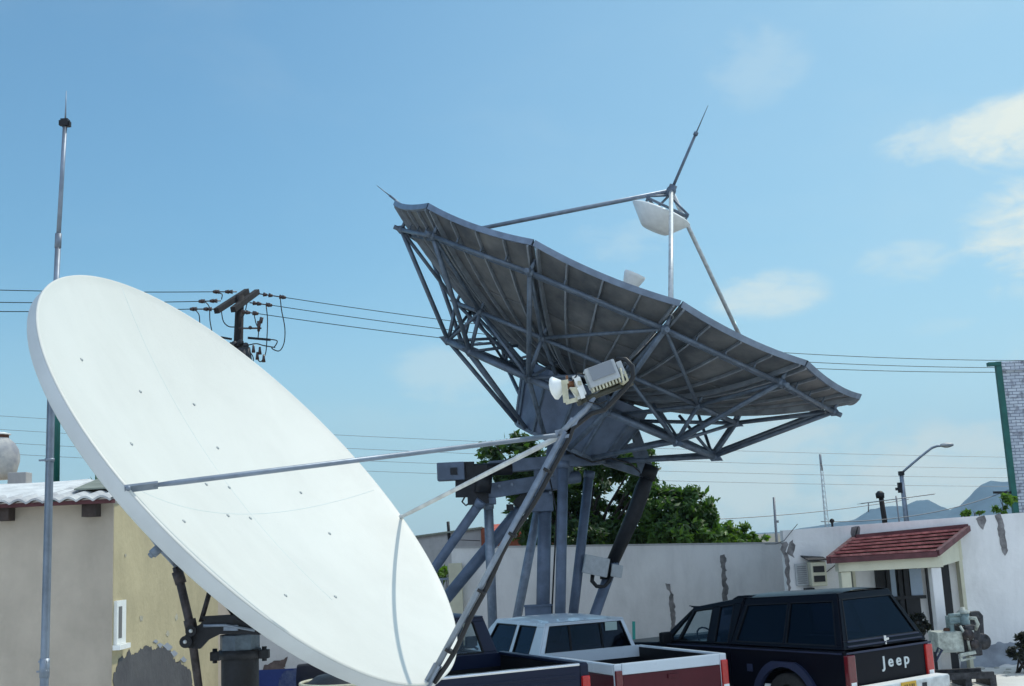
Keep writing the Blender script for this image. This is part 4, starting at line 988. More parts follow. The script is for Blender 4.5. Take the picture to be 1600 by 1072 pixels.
b = MB(); b.tube([fp(904, 628), fp(986, 597)], .016, 14); b.tube([fp(901, 629), fp(909, 626)], .021, 14); b.tube([fp(980, 599), fp(988, 596)], .021, 14); b.build('support_rail', mat('dark_olive_tube', (.07, .07, .055), .5, .3), SM)
xa_ = (fp(986, 597)-fp(904, 628)).normalized(); yb_ = (V((0, 1, 0))-xa_*xa_.y).normalized(); zb_ = xa_.cross(yb_)
rotb = Matrix((xa_, yb_, zb_)).transposed()
b = MB(); b.box(fp(940, 586), (.165, .12, .105), rotb, bevel=.008); bx = b.build('amplifier_housing', M['boxg'], SM)
b = MB(); b.box(fp(940, 584)-yb_*.064+zb_*.008, (.125, .012, .07), rotb); b.build('recessed_cover', mat('grey_cover', (.24, .26, .29), .5), bx)
b = MB()
for i in range(9): b.box(fp(940, 586)+xa_*(-.072+.018*i)-zb_*.062, (.009, .11, .022), rotb)
b.build('cooling_fin', M['ivory'], bx)
b = MB(); b.box(fp(969, 577)+zb_*.0, (.03, .09, .075), rotb, bevel=.004); b.tube([fp(958, 566), fp(958, 572)], .008, 8); b.build('end_flange', M['boxg'], SM)
b = MB(); P = [fp(970, 570, -.03), fp(976, 582, -.04), fp(981, 594, -.03), fp(974, 600, -.02), fp(968, 600)]; b.tube(P, .0075, 8); b.tube([fp(969, 575, -.05), fp(975, 598, -.05)], .006, 8); b.build('pipe_clamp', M['ivory'], SM)
hd = (DC-fp(870, 606)).normalized()
b = MB(); b.lathe(fp(880, 603), hd, [(.0, -.02), (.028, -.02), (.03, .0), (.055, .035), (.062, .045), (.058, .056), (.035, .066), (0, .07)], 28); b.build('feed_horn', M['white'], SM)
b = MB(); b.tube([fp(880, 603), fp(897, 600)], .019, 14); b.box(fp(886, 598), (.012, .05, .07)); b.build('waveguide_filter', M['copper'], SM)
b = MB(); b.bar(fp(881, 594, -.03), fp(885, 629, -.03), .014, .03); b.bar(fp(884, 629, -.03), fp(902, 624, -.02), .014, .022); b.bar(fp(880, 598, -.03), fp(888, 596, -.03), .02, .02); b.build('waveguide_bend', M['ivory'], SM)
b = MB(); b.box(fp(906, 605), (.035, .07, .10), rotb, bevel=.005); b.tube([fp(898, 589), fp(905, 594)], .014, 10); b.prism([fp(890, 605, -.02), fp(903, 605, -.02), fp(910, 622, -.02), fp(902, 625, -.02)], (0, .03, 0)); b.box(fp(899, 590), (.03, .04, .018), rotb); b.box(fp(908, 614, -.04), (.022, .03, .06), rotb); b.build('transducer', M['white'], SM)
b = MB(); b.prism([fp(889, 606, -.035), fp(903, 604, -.035), fp(903, 620, -.035)], (0, .02, 0)); b.box(fp(905, 600), (.02, .09, .02)); b.build('bracket', M['ivory'], SM)
b = MB(); P = [fp(914, 618, -.05), fp(920, 628, -.03), fp(935, 632, -.02), fp(948, 626, 0)]; b.tube(P, .004, 6); P = [fp(895, 596, -.03), fp(903, 583, -.02), fp(914, 586, 0)]; b.tube(P, .004, 6); b.build('lead', M['cable'], SM)

# mount: pedestal pipe, head, actuator
MYY = 6.75
def mp(x, y, dy=0): return at(x, y, MYY+dy)
pt = mp(375, 1020); pr = 28*MYY/F_PX
b = MB(); b.lathe((pt.x, pt.y, 0), (0, 0, 1), [(pr*1.8, .004), (pr*1.8, .03), (pr, .03), (pr, pt.z)], 32); b.build('pedestal_pipe', M['dark'], SM)
b = MB(); b.lathe((pt.x, pt.y, pt.z), (0, 0, 1), [(pr*1.04, -.03), (pr*1.12, -.03), (pr*1.12, .02), (0, .02)], 32)
for sx in (-1, 1): b.box((pt.x+sx*pr*1.3, pt.y, pt.z-.012), (.06, .05, .05), bevel=.006); b.tube([(pt.x+sx*pr*1.34, pt.y-.01, pt.z-.05), (pt.x+sx*pr*1.34, pt.y-.01, pt.z+.03)], .014, 8)
b.build('clamp_collar', M['dark'], SM)
hs = mat('blued_steel', (.10, .13, .16), .4, .5, .3, 8, .2)
b = MB(); b.lathe((pt.x, pt.y, pt.z), (0, 0, 1), [(pr*1.08, .02), (pr*1.08, mp(375, 991).z-pt.z), (0, mp(375, 991).z-pt.z)], 8, smooth=False); b.build('mount_head', hs, SM)
b = MB(); b.prism([mp(343, 991, -.12), mp(325, 1000, -.12), mp(312, 1014, -.12), (mp(288, 1012, -.12)), mp(281, 1003, -.12), mp(296, 984, -.12), mp(312, 976, -.12), mp(325, 963, -.12), mp(368, 961, -.12), mp(406, 988, -.12), mp(406, 992, -.12)], (0, .03, 0))
b.prism([mp(343, 991, .08), mp(325, 1000, .08), mp(318, 984, .08), mp(330, 965, .08), mp(368, 961, .08), mp(406, 988, .08)], (0, .03, 0)); b.bar(mp(345, 964, -.1), mp(345, 964, .1), .2, .02); b.build('elevation_bracket', M['dark'], SM)
b = MB(); b.tube([mp(318, 978, -.14), mp(352, 977, -.14), mp(398, 985, -.14)], .008, 8); b.bar(mp(350, 981, -.13), mp(372, 981, -.13), .02, .03); b.build('tie_rod', M['galv'], SM)
b = MB(); b.tube([mp(290, 1003, -.17), mp(290, 1003, -.02)], .034, 14); b.tube([mp(298, 986, -.17), mp(298, 986, -.02)], .030, 14); b.build('trunnion', M['dark'], SM)
b = MB(); b.ball(mp(298, 986, -.18), .011, 10, 8); b.ball(mp(289, 1003, -.18), .011, 10, 8); b.build('bolt_head', M['galv_l'], SM)
b = MB(); b.tube([mp(276, 886, -.05), mp(298, 980, -.08), mp(312, 1085, -.1)], [.024, .024, .022], 12); b.tube([mp(277, 893, -.05), mp(283, 912, -.05)], .032, 12); b.tube([mp(296, 968, -.08), mp(300, 986, -.08)], .034, 12); b.build('actuator_tube', M['rust'], SM)
b = MB(); b.tube([mp(326, 930), mp(314, 972, -.05)], .014, 10); b.tube([mp(330, 920), mp(326, 930)], .016, 8); b.build('adjusting_rod', M['rust'], SM)
b = MB(); b.tube([mp(238, 866, -.2), mp(249, 856, -.2)], .026, 14); b.tube([mp(234, 869, -.2), mp(239, 865, -.2)], .017, 12); b.build('sensor_canister', M['galv'], SM)
b = MB(); b.tube([mp(249, 857, -.2), mp(262, 870, -.15), mp(277, 887, -.05)], .013, 10); b.bar(mp(232, 835, -.15), mp(246, 854, -.2), .008, .014); b.build('sensor_arm', M['galv'], SM)
# back frame linking head to reflector
b = MB(); H_ = V((pt.x, pt.y, pt.z+.18))
for th in (.6, 2.2, 3.6, 5.3):
    b.tube([H_-DN*.0, DP(.75, th, .30)], .024, 10)
for i in range(4):
    th = (.6, 2.2, 3.6, 5.3); b.tube([DP(.75, th[i], .30), DP(.75, th[(i+1) % 4], .30)], .022, 10)
b.build('back_frame', M['rust'], SM)

# ------------------------------------------------------------------ vehicles
def quadprism(b, pts, th):
    n_ = (pts[1]-pts[0]).cross(pts[3]-pts[0]).normalized()
    b.prism([p-n_*th/2 for p in pts], n_*th)
def bil(c, u, v): return c[0].lerp(c[1], u).lerp(c[3].lerp(c[2], u), v)
def framed(b, c, ops, v0, v1, th=.035):
    """c: BL, BR, TR, TL. ops: (u0, u1) or (bottom u0, bottom u1, top u0, top u1). Builds the solid around the openings."""
    def at_(e, v): return bil(c, e[0]*(1-v)+e[1]*v, v)
    L0, L1 = (0, 0), (1, 1)
    def q(ea, eb, a, d): quadprism(b, [at_(ea, a), at_(eb, a), at_(eb, d), at_(ea, d)], th)
    if v0 > 0: q(L0, L1, 0, v0)
    if v1 < 1: q(L0, L1, v1, 1)
    E4 = [((o[0], o[0]), (o[1], o[1])) if len(o) == 2 else ((o[0], o[2]), (o[1], o[3])) for o in ops]
    u = L0
    for ea, eb in E4:
        if ea != u: q(u, ea, v0, v1)
        u = eb
    if u != L1: q(u, L1, v0, v1)
    return [[at_(ea, v0), at_(eb, v0), at_(eb, v1), at_(ea, v1)] for ea, eb in E4]
def mirror_ops(ops): return [(1-o[1], 1-o[0]) if len(o) == 2 else (1-o[1], 1-o[0], 1-o[3], 1-o[2]) for o in reversed(ops)]
def glass(quads, nm, m_, par, inset=.0):
    for qd in quads:
        b = MB(); quadprism(b, qd, .006); g_ = b.build(nm, m_, par)
        b = MB(); n_ = (qd[1]-qd[0]).cross(qd[3]-qd[0]).normalized()
        for i in range(4):
            if (qd[i]-qd[(i+1) % 4]).length > .02: b.bar(qd[i], qd[(i+1) % 4], .016, .045, up=n_)
        b.build('seal', M['trim'], g_)
def prismX(b, poly, x0, x1): b.prism([(x0, y, z) for y, z in poly], (x1-x0, 0, 0))
def arc(yc, zc, r, z0, n=12):
    a0 = math.asin(max(-1, min(1, (z0-zc)/r))); out = []
    for i in range(n+1):
        a = a0 + (math.pi-2*a0)*i/n; out.append((yc-r*math.cos(math.pi-a)*-1*-1, zc+r*math.sin(a)))
    return out
def archpts(yc, zc, r, z0, n=14):   # from rear to front going over the wheel
    a0 = math.asin((z0-zc)/r); return [(yc-r*math.cos(a0+(math.pi-2*a0)*i/n), zc+r*math.sin(a0+(math.pi-2*a0)*i/n)) for i in range(n+1)]
def wheels(t, W, ys, rw):
    for y in ys:
        for sx in (-1, 1):
            x = sx*(W-.12)
            e = thing('wheel', None, None, (x, y, rw)); e.parent = t; e.location = (x, y, rw); PINV[e.name] = Matrix.Identity(4)
            b = MB(); b.lathe((0, 0, 0), (sx, 0, 0), [(rw*.6, -.10), (rw*.93, -.11), (rw, -.08), (rw, .08), (rw*.93, .11), (rw*.6, .10)], 36); b.build('tyre', M['rubber'], e)
            b = MB(); b.lathe((0, 0, 0), (sx, 0, 0), [(rw*.6, -.09), (rw*.58, .08), (rw*.35, .04), (rw*.2, .09), (0, .09)], 28); b.build('rim', M['chrome'], e)
def text_mesh(b, s, size, origin, xdir, zdir, depth, xs=1.0, spacing=1.0, bold=.02):
    cu = bpy.data.curves.new('t', 'FONT'); cu.body = s; cu.size = size; cu.extrude = depth; cu.offset = bold*size; cu.space_character = spacing; cu.align_x = 'CENTER'
    ob = bpy.data.objects.new('t', cu); COL.objects.link(ob); dg = bpy.context.evaluated_depsgraph_get(); me = bpy.data.meshes.new_from_object(ob.evaluated_get(dg))
    bpy.data.objects.remove(ob); bpy.data.curves.remove(cu)
    x = V(xdir).normalized(); z = V(zdir).normalized(); y = x.cross(z)*-1
    m_ = Matrix((x*xs, z, z.cross(x)*-1*-1)).transposed().to_4x4(); m_.translation = V(origin)
    me.transform(m_); b.bm.from_mesh(me); bpy.data.meshes.remove(me)

def pickup(label, loc, rz, W, belt, bedtop, Lb, wb, front, roof, rhw, up_m, low_m, glass_m, split=None, side_ops=((.12, .5), (.6, .86)), rear_in=.08, rw=.37, roof_y=(.12, .62), lamps=None, drip=True, rear_v=(.14, .88)):
    t = thing('pickup_truck', label, 'pickup truck', loc, local=True, rz=rz, group='parked pickups')
    z0 = .42; rp = .45
    split = split or bedtop
    rear_arch = archpts(1.02, rw, rp, z0)
    for sx in (-1, 1):
        b = MB(); x1 = sx*W; x0 = sx*(W-.055)
        prismX(b, [(.0, z0)]+rear_arch+[(Lb, z0), (Lb, split-.002), (0, split-.002)], x0, x1)
        b.build('bed_side', low_m, t, bevel=.008)
        if split < bedtop:
            b = MB(); prismX(b, [(0, split), (Lb, split), (Lb, bedtop), (0, bedtop)], x0, x1+sx*.004); b.build('bed_rail', up_m, t, bevel=.02)
        else:
            b = MB(); prismX(b, [(0, bedtop-.03), (Lb, bedtop-.03), (Lb, bedtop+.012), (0, bedtop+.012)], sx*(W-.075), sx*(W+.006)); b.build('bed_rail', up_m, t, bevel=.012)
    b = MB(); b.box((0, Lb/2, .58), (2*W-.12, Lb-.06, .05)); b.build('bed_floor', M['trim'], t)
    b = MB(); b.box((0, Lb-.03, bedtop-.08), (2*W-.12, .04, .16)); b.build('bed_headboard', up_m, t)
    b = MB(); b.box((0, Lb-.035, .6+(bedtop-.762)/2), (2*W-.14, .04, bedtop-.762)); b.build('bed_shade_sheet', M['trim'], t)  # near-black sheets stand in for the shade inside the bed
    for sx in (-1, 1):
        b = MB(); b.box((sx*(W-.062), Lb/2, .58+(bedtop-.60)/2), (.014, Lb-.08, bedtop-.62)); b.build('bed_shade_sheet', M['trim'], t)
    b = MB(); b.box((0, .028, .58+(bedtop-.60)/2), (2*W-.26, .012, bedtop-.64)); b.build('bed_shade_sheet', M['trim'], t)
    # tailgate
    b = MB(); b.box((0, -.005, (.60+split)/2), (2*W-.22, .055, split-.602), bevel=.012); tg = b.build('tailgate', low_m, t)
    if split < bedtop:
        b = MB(); b.box((0, -.005, (split+bedtop)/2+.001), (2*W-.22, .06, bedtop-split), bevel=.015); b.build('top_band', up_m, tg)
    else:
        b = MB(); b.box((0, .0, bedtop), (2*W-.22, .07, .03), bevel=.012); b.build('top_edge', M['chrome'] if drip else up_m, tg)
        for zz in (bedtop-.10, bedtop-.16, bedtop-.30):
            b = MB(); b.box((0, -.034, zz), (2*W-.34, .012, .022), bevel=.005); b.build('pressed_ridge', low_m, tg)
    # corner posts + lamps
    for sx in (-1, 1):
        b = MB(); b.box((sx*(W-.055), -.005, (z0+bedtop)/2), (.105, .05, bedtop-z0), bevel=.015); b.build('corner_post', low_m if split == bedtop else up_m, t)
        b = MB(); lz0, lz1 = lamps or (.68, 1.0)
        b.box((sx*(W-.052), -.038, (lz0+lz1)/2), (.095, .045, lz1-lz0), bevel=.012); o = b.build('tail_lamp', M['redl'] if sx > 0 else M['redd'], t)
        b = MB(); b.box((sx*(W-.052), -.063, lz0+.05), (.085, .008, .07), bevel=.003); b.build('reversing_lens', M['white'], o)
    b = MB(); b.box((0, -.13, .48), (2*W-.05, .16, .17), bevel=.03); b.build('rear_bumper', M['chrome'], t)
    # cab lower body, bonnet
    fa = archpts(front-.62, rw, rp, z0)
    b = MB(); prismX(b, [(Lb+.02, z0)]+[(y, z) for y, z in fa]+[(front, z0), (front+.03, belt-.30), (front-.02, belt-.10), (wb+.25, belt-.02), (wb, belt), (Lb+.02, belt)], -W+.01, W-.01)
    body = b.build('cab_body', low_m if split == bedtop else up_m, t, bevel=.03)
    b = MB(); b.box((0, front+.02, belt-.26), (2*W-.25, .05, .16)); b.build('grille', M['chrome'], t)
    for sx in (-1, 1): 
        b = MB(); b.box((sx*(W-.2), front+.035, belt-.26), (.24, .04, .15)); b.build('headlight', M['white'], t)
    b = MB(); b.box((0, front+.08, .48), (2*W-.05, .14, .16), bevel=.03); b.build('front_bumper', M['chrome'], t)
    # greenhouse
    hb_ = W-.05; yr0 = Lb+.05; yr1 = Lb+roof_y[0]; yf1 = wb-roof_y[1]
    BLr, BRr = V((-hb_, yr0, belt)), V((hb_, yr0, belt)); TLr, TRr = V((-rhw, yr1, roof)), V((rhw, yr1, roof))
    BLf, BRf = V((-hb_, wb, belt)), V((hb_, wb, belt)); TLf, TRf = V((-rhw, yf1, roof)), V((rhw, yf1, roof))
    b = MB()
    gr = framed(b, [BLr, BRr, TRr, TLr], [(rear_in, 1-rear_in)], *rear_v)
    gf = framed(b, [BRf, BLf, TLf, TRf], [(.05, .95)], .05, .92)
    gl = framed(b, [BLf, BLr, TLr, TLf], list(side_ops), .04, .88)
    gR = framed(b, [BRr, BRf, TRf, TRr], mirror_ops(side_ops), .04, .88)
    fr = b.build('cab_frame', up_m, t, bevel=.006)
    b = MB(); rows = []
    for i in range(9):
        v = i/8; y = (yr1-.03)*(1-v)+(yf1+.03)*v; cr_ = .05*math.sin(math.pi*min(1, max(0, v)))**.5
        rows.append([V((x*(rhw+.012), y, roof-.005+(.012+cr_)*(1-abs(x)**4)+.0)) for x in [k/6-1 for k in range(13)]])
    b.grid(rows); b.box((0, (yr1+yf1)/2, roof-.012), (2*rhw+.03, yf1-yr1+.05, .03), bevel=.01); b.build('roof', up_m, t)
    glass(gr, 'rear_window', glass_m[0], t); glass(gf, 'windscreen', glass_m[1], t); glass(gl, 'side_window', glass_m[2], t); glass(gR, 'side_window', glass_m[2], t)
    for sx in (-1, 1):
        b = MB(); b.box((sx*(W+.09), wb-.25, belt+.12), (.16, .07, .13), bevel=.02); b.bar((sx*(W-.04), wb-.25, belt+.03), (sx*(W+.05), wb-.25, belt+.1), .03); b.build('wing_mirror', M['trim'], t)
    b = MB()
    b.box((0, Lb+.38, belt-.20), (1.3, .16, .42), bevel=.05)
    b.build('seat', M['seat'], t)
    b = MB(); c_ = V((-.36, wb-.42, belt+.02)); ax = V((0, -.8, .5)).normalized(); u = V((1, 0, 0)); w = ax.cross(u)
    b.tube([c_+u*.18*math.cos(a*math.pi/8)+w*.18*math.sin(a*math.pi/8) for a in range(17)], .014, 6); b.build('steering_wheel', M['trim'], t)
    wheels(t, W, (1.02, front-.62), rw)
    return t, tg

YAW = R_(27)
# dark pickup, nearest
t, tg = pickup('dark navy pickup with chrome-edged tailgate, nearest to the white dish', (-.20, 12.40, .08), R_(27), .95, 1.16, 1.22, 2.05, 3.45, 4.6, 1.66, .72, M['navyp'], M['navyp'], (M['glass'], M['glass'], M['glass']), rear_in=.10, side_ops=((.20, .86, .06, .84),), lamps=(.62, 1.10))
b = MB(); b.box((0, -.05, 1.035), (.13, .03, .045), bevel=.008); b.build('handle', M['chrome'], tg)
b = MB(); text_mesh(b, 'D', .22, (.60, -.042, .81), (1, 0, 0), (0, 0, 1), .006, 1.1); tag(b.build('lettering', M['letter'], tg), 'silver letter on the tailgate')
b = MB(); b.box((.1, 3.02, 1.57), (.34, .004, .07)); b.build('windscreen_sticker', M['sticker'], t)
b = MB(); b.box((.52, 3.1, 1.35), (.03, .05, .26), bevel=.01); b.bar((.36, 3.1, 1.20), (.50, 3.1, 1.22), .05, .1); b.build('dash_item', M['trim'], t)
# white / maroon pickup
t, tg = pickup('white-topped pickup with maroon tailgate and long cab, between the other two trucks', (1.83, 15.22, .0), R_(27), .86, .985, 1.07, 2.02, 4.35, 5.3, 1.465, .63, M['whitep'], M['maroon'], (M['glassd'], M['glassd'], M['glassd']), split=.93, rear_in=.045, rear_v=(.10, .90), side_ops=((.20, .58, .07, .47), (.635, .86, .535, .86)), lamps=(.60, .99))
b = MB(); b.box((0, -.04, .86), (.16, .02, .05), bevel=.006); b.build('handle', M['maroon'], tg)
b = MB(); b.box((.42, 2.105, 1.36), (.2, .005, .12)); o = b.build('window_sticker', mat('pale_sticker', (.35, .45, .42), .6), t)
for x in (-.28, .25):
    b = MB(); b.bar((x, 2.075, 1.03), (x*.97, 2.125, 1.41), .03, .02); b.build('window_divider', M['trim'], t)

# black pickup with camper top
def jeep():
    t = thing('pickup_truck', 'black pickup with a raised camper top and silver lettered tailgate', 'pickup truck', (4.74, 15.66, .0), local=True, rz=R_(36.5), group='parked pickups')
    W = .90; z0 = .5; rw = .37; P_ = M['blackp']
    Lb = 1.95; wb = 3.42; front = 4.62; belt = 1.06
    ra = archpts(.98, rw, .47, z0); fa = archpts(front-.66, rw, .47, z0)
    for sx in (-1, 1):
        b = MB(); prismX(b, [(0, z0)]+ra+[(Lb, z0), (Lb, belt), (0, belt)], sx*(W-.06), sx*W); b.build('bed_side', P_, t, bevel=.008)
        for ar, yc in ((.47, .98), (.47, front-.66)):
            b = MB(); pts = [(yc-math.cos(a)*rr, rw+math.sin(a)*rr) for a in [math.pi*(.06+.88*k/16) for k in range(17)] for rr in (0,)]
            inner = [(yc-math.cos(a)*.455, rw+math.sin(a)*.455) for a in [math.pi*(.06+.88*k/16) for k in range(17)]]
            outer = [(yc-math.cos(a)*.55 if abs(math.cos(a)) < .8 else yc-math.cos(a)*.56, rw+min(.52, math.sin(a)*.56)) for a in [math.pi*(.03+.94*k/16) for k in range(17)]]
            for i in range(16): prismX(b, [inner[i], inner[i+1], outer[i+1], outer[i]], sx*(W-.01), sx*(W+.055))
            b.build('wheel_arch_flare', M['bluetrim'], t)
        b = MB(); b.box((sx*(W+.004), 1.62, belt-.03), (.012, 3.2, .018)); b.build('trim_strip', M['bluetrim'], t)
        b = MB(); b.box((sx*(W+.006), 1.6, .78), (.014, .10, .10), bevel=.004); b.build('badge', M['bluetrim'], t)
    b = MB(); b.box((0, Lb/2, .6), (2*W-.13, Lb-.05, .05)); b.build('bed_floor', P_, t)
    b = MB(); prismX(b, [(Lb+.02, z0)]+fa+[(front, z0), (front+.02, .78), (front-.03, 1.0), (wb+.05, 1.05), (wb, belt), (Lb+.02, belt)], -W+.005, W-.005); b.build('cab_body', P_, t, bevel=.025)
    b = MB(); b.box((0, front+.02, .82), (1.2, .04, .2)); b.build('grille', M['trim'], t)
    for sx in (-1, 1):
        b = MB(); b.box((sx*.72, front+.03, .82), (.22, .03, .16)); b.build('headlight', M['white'], t)
    # tailgate
    b = MB(); b.box((0, -.01, .80), (2*W-.30, .06, .46), bevel=.015); tg = b.build('tailgate', P_, t)
    b = MB(); b.box((0, -.045, 1.035), (2*W-.02, .02, .022)); b.build('chrome_strip', M['bluetrim'], tg)
    b = MB(); text_mesh(b, 'Jeep', .20, (.10, -.042, .80), (1, 0, 0), (0, 0, 1), .007, 1.2, spacing=1.45, bold=.018); tag(b.build('lettering', M['letter'], tg), 'silver letters spelling Jeep')
    for sx in (-1, 1):
        b = MB(); b.box((sx*(W-.075), -.03, .79), (.15, .07, .44), bevel=.012); o = b.build('tail_lamp', M['redd'] if sx < 0 else M['redl'], t)
        b = MB(); b.box((sx*(W-.075), -.068, .64), (.10, .008, .07)); b.build('reversing_lens', M['white'], o)
    b = MB(); b.box((0, -.20, .55), (2*W-.05, .20, .15), bevel=.02); bp = b.build('rear_bumper', M['galv_l'], t)
    b = MB(); b.box((0, -.20, .627), (2*W-.1, .18, .012)); b.build('step_pad', M['white'], bp)
    b = MB(); b.box((-.04, -.307, .545), (.31, .012, .16), bevel=.003); pl = b.build('number_plate', M['plate'], t)
    b = MB()
    for i, x in enumerate((-.13, -.085, -.03, .02, .06)): b.box((x, -.315, .57), (.028 if i % 2 else .02, .003, .05))
    b.build('plate_marks', mat('plate_ink', (.15, .09, .02), .6), pl)
    b = MB(); b.box((.30, -.304, .55), (.09, .008, .06)); b.build('bumper_slot', M['dark'], bp)
    # camper top
    h0, h1 = W-.03, .53; rz_ = 1.76; y0, y1 = .02, .30; yb0, yb1 = Lb+.0, Lb-.14
    BL, BR, TR, TL = V((-h0, y0, belt+.01)), V((h0, y0, belt+.01)), V((h1, y1, rz_)), V((-h1, y1, rz_))
    fBL, fBR, fTR, fTL = V((-h0, yb0, belt+.01)), V((h0, yb0, belt+.01)), V((.63, yb1, rz_-.08)), V((-.63, yb1, rz_-.08))
    b = MB(); g1 = framed(b, [BL, BR, TR, TL], [(.05, .95)], .15, .88); g2 = framed(b, [fBL, BL, TL, fTL], [(.04, .49), (.515, .95)], .07, .86); g3 = framed(b, [BR, fBR, fTR, TR], [(.05, .485), (.51, .96)], .07, .86)
    framed(b, [fBR, fBL, fTL, fTR], [], 0, 1)
    shell = b.build('camper_top', P_, t, bevel=.006)
    b = MB(); rows = [[V((x*(h1+.01+(.63-h1)*i_/7), y, rz_+.005+.05*(1-abs(x)**3)-.07*i_/7-(.02 if i_ == 0 else 0))) for x in [k/6-1 for k in range(13)]] for i_, y in enumerate([y1-.02+(yb1-y1+.04)*q/7 for q in range(8)])]
    b.grid(rows); b.bar((0, y1-.02, rz_-.015), (0, yb1+.02, rz_-.085), 2*h1+.04, .03); b.build('camper_roof', P_, shell)
    for gq, nm in ((g1, 'rear_hatch_glass'), (g2, 'camper_window'), (g3, 'camper_window')): glass(gq, nm, M['glassd'], shell)
    b = MB(); c_ = bil([BL, BR, TR, TL], .50, .10); b.bar(c_+V((-.05, -.04, 0)), c_+V((.05, -.04, .01)), .03, .03); b.bar(c_+V((0, -.03, -.06)), c_+V((0, -.03, .05)), .03, .03); b.build('hatch_handle', M['chrome'], shell)
    b = MB()
    for v in (.14, .055): 
        p, q = bil([BL, BR, TR, TL], .04, v), bil([BL, BR, TR, TL], .96, v); b.bar(p+V((0, -.025, 0)), q+V((0, -.025, 0)), .02, .018)
    b.build('hatch_rail', M['bluetrim'], shell)
    # cab
    hb_ = W-.07; rh = .64; roof = 1.55
    BLr, BRr, TLr, TRr = V((-hb_, Lb+.04, belt)), V((hb_, Lb+.04, belt)), V((-rh, Lb-.1, roof+.15)), V((rh, Lb-.1, roof+.15))
    yf1 = 2.84
    BLf, BRf, TLf, TRf = V((-hb_, wb, belt)), V((hb_, wb, belt)), V((-rh, yf1, roof)), V((rh, yf1, roof))
    b = MB(); framed(b, [BLr, BRr, TRr, TLr], [], 0, 1); gf = framed(b, [BRf, BLf, TLf, TRf], [(.05, .95)], .05, .92)
    so_ = [(.10, .255, .02, .04), (.275, .68, .065, .42), (.78, .96, .57, .84)]; gl = framed(b, [BLf, BLr, TLr, TLf], so_, .03, .88); gR = framed(b, [BRr, BRf, TRf, TRr], mirror_ops(so_), .03, .88)
    b.build('cab_frame', P_, t, bevel=.006)
    b = MB(); rows = [[V((x*(rh+.012), y, roof+.15*(1-q/7)+.03*(1-abs(x)**4)*math.sin(.15+2.84*q/7)**.4)) for x in [k/6-1 for k in range(13)]] for q, y in enumerate([Lb-.13+(yf1-Lb+.17)*q/7 for q in range(8)])]
    b.grid(rows); b.bar((0, Lb-.12, roof+.138), (0, yf1+.03, roof-.012), 2*rh+.03, .03); b.build('roof', P_, t)
    # raised deflector ahead of the camper roof
    b = MB(); prismX(b, [(yb1-.03, roof+.10), (yb1+.36, roof+.12), (yb1+.24, roof+.17), (yb1+.06, rz_-.03), (yb1-.03, rz_-.03)], -.57, .57); b.build('camper_cabover', P_, t, bevel=.015)
    glass(gf, 'windscreen', M['glass'], t); glass(gl[:2], 'side_window', M['glass'], t); glass(gl[2:], 'quarter_window', M['glassd'], t); glass(gR[1:], 'side_window', M['glass'], t); glass(gR[:1], 'quarter_window', M['glassd'], t)
    for sx in (-1, 1):
        b = MB(); b.box((sx*(W+.10), wb-.28, belt+.07), (.2, .09, .17), bevel=.03); b.bar((sx*(W-.05), wb-.28, belt+.04), (sx*(W+.04), wb-.28, belt+.07), .04); b.build('wing_mirror', M['trim'], t)
    b = MB()
    for sx in (-1, 1): b.box((sx*.36, Lb+.40, belt-.12), (.5, .16, .5), bevel=.05)
    b.build('seat', M['seat'], t)
    b = MB(); c_ = V((-.36, wb-.5, belt+.02)); ax = V((0, -.8, .5)).normalized(); u = V((1, 0, 0)); w = ax.cross(u)
    b.tube([c_+u*.18*math.cos(a*math.pi/8)+w*.18*math.sin(a*math.pi/8) for a in range(17)], .014, 6); b.build('steering_wheel', M['trim'], t)
    b = MB(); b.box((0, wb-.12, belt+.02), (1.4, .3, .08), bevel=.03); b.bar((.25, wb-.32, 1.40), (.42, wb-.32, 1.42), .03, .07); b.build('dashboard', M['trim'], t)
    b = MB(); b.tube([(-.5, 2.72, 1.53), (-.5, 3.1, 1.56)], .008, 6); b.box((-.5, 2.95, 1.55), (.03, .2, .02)); b.build('roof_aerial', M['trim'], t)
    wheels(t, W, (.98, front-.66), rw)
jeep()

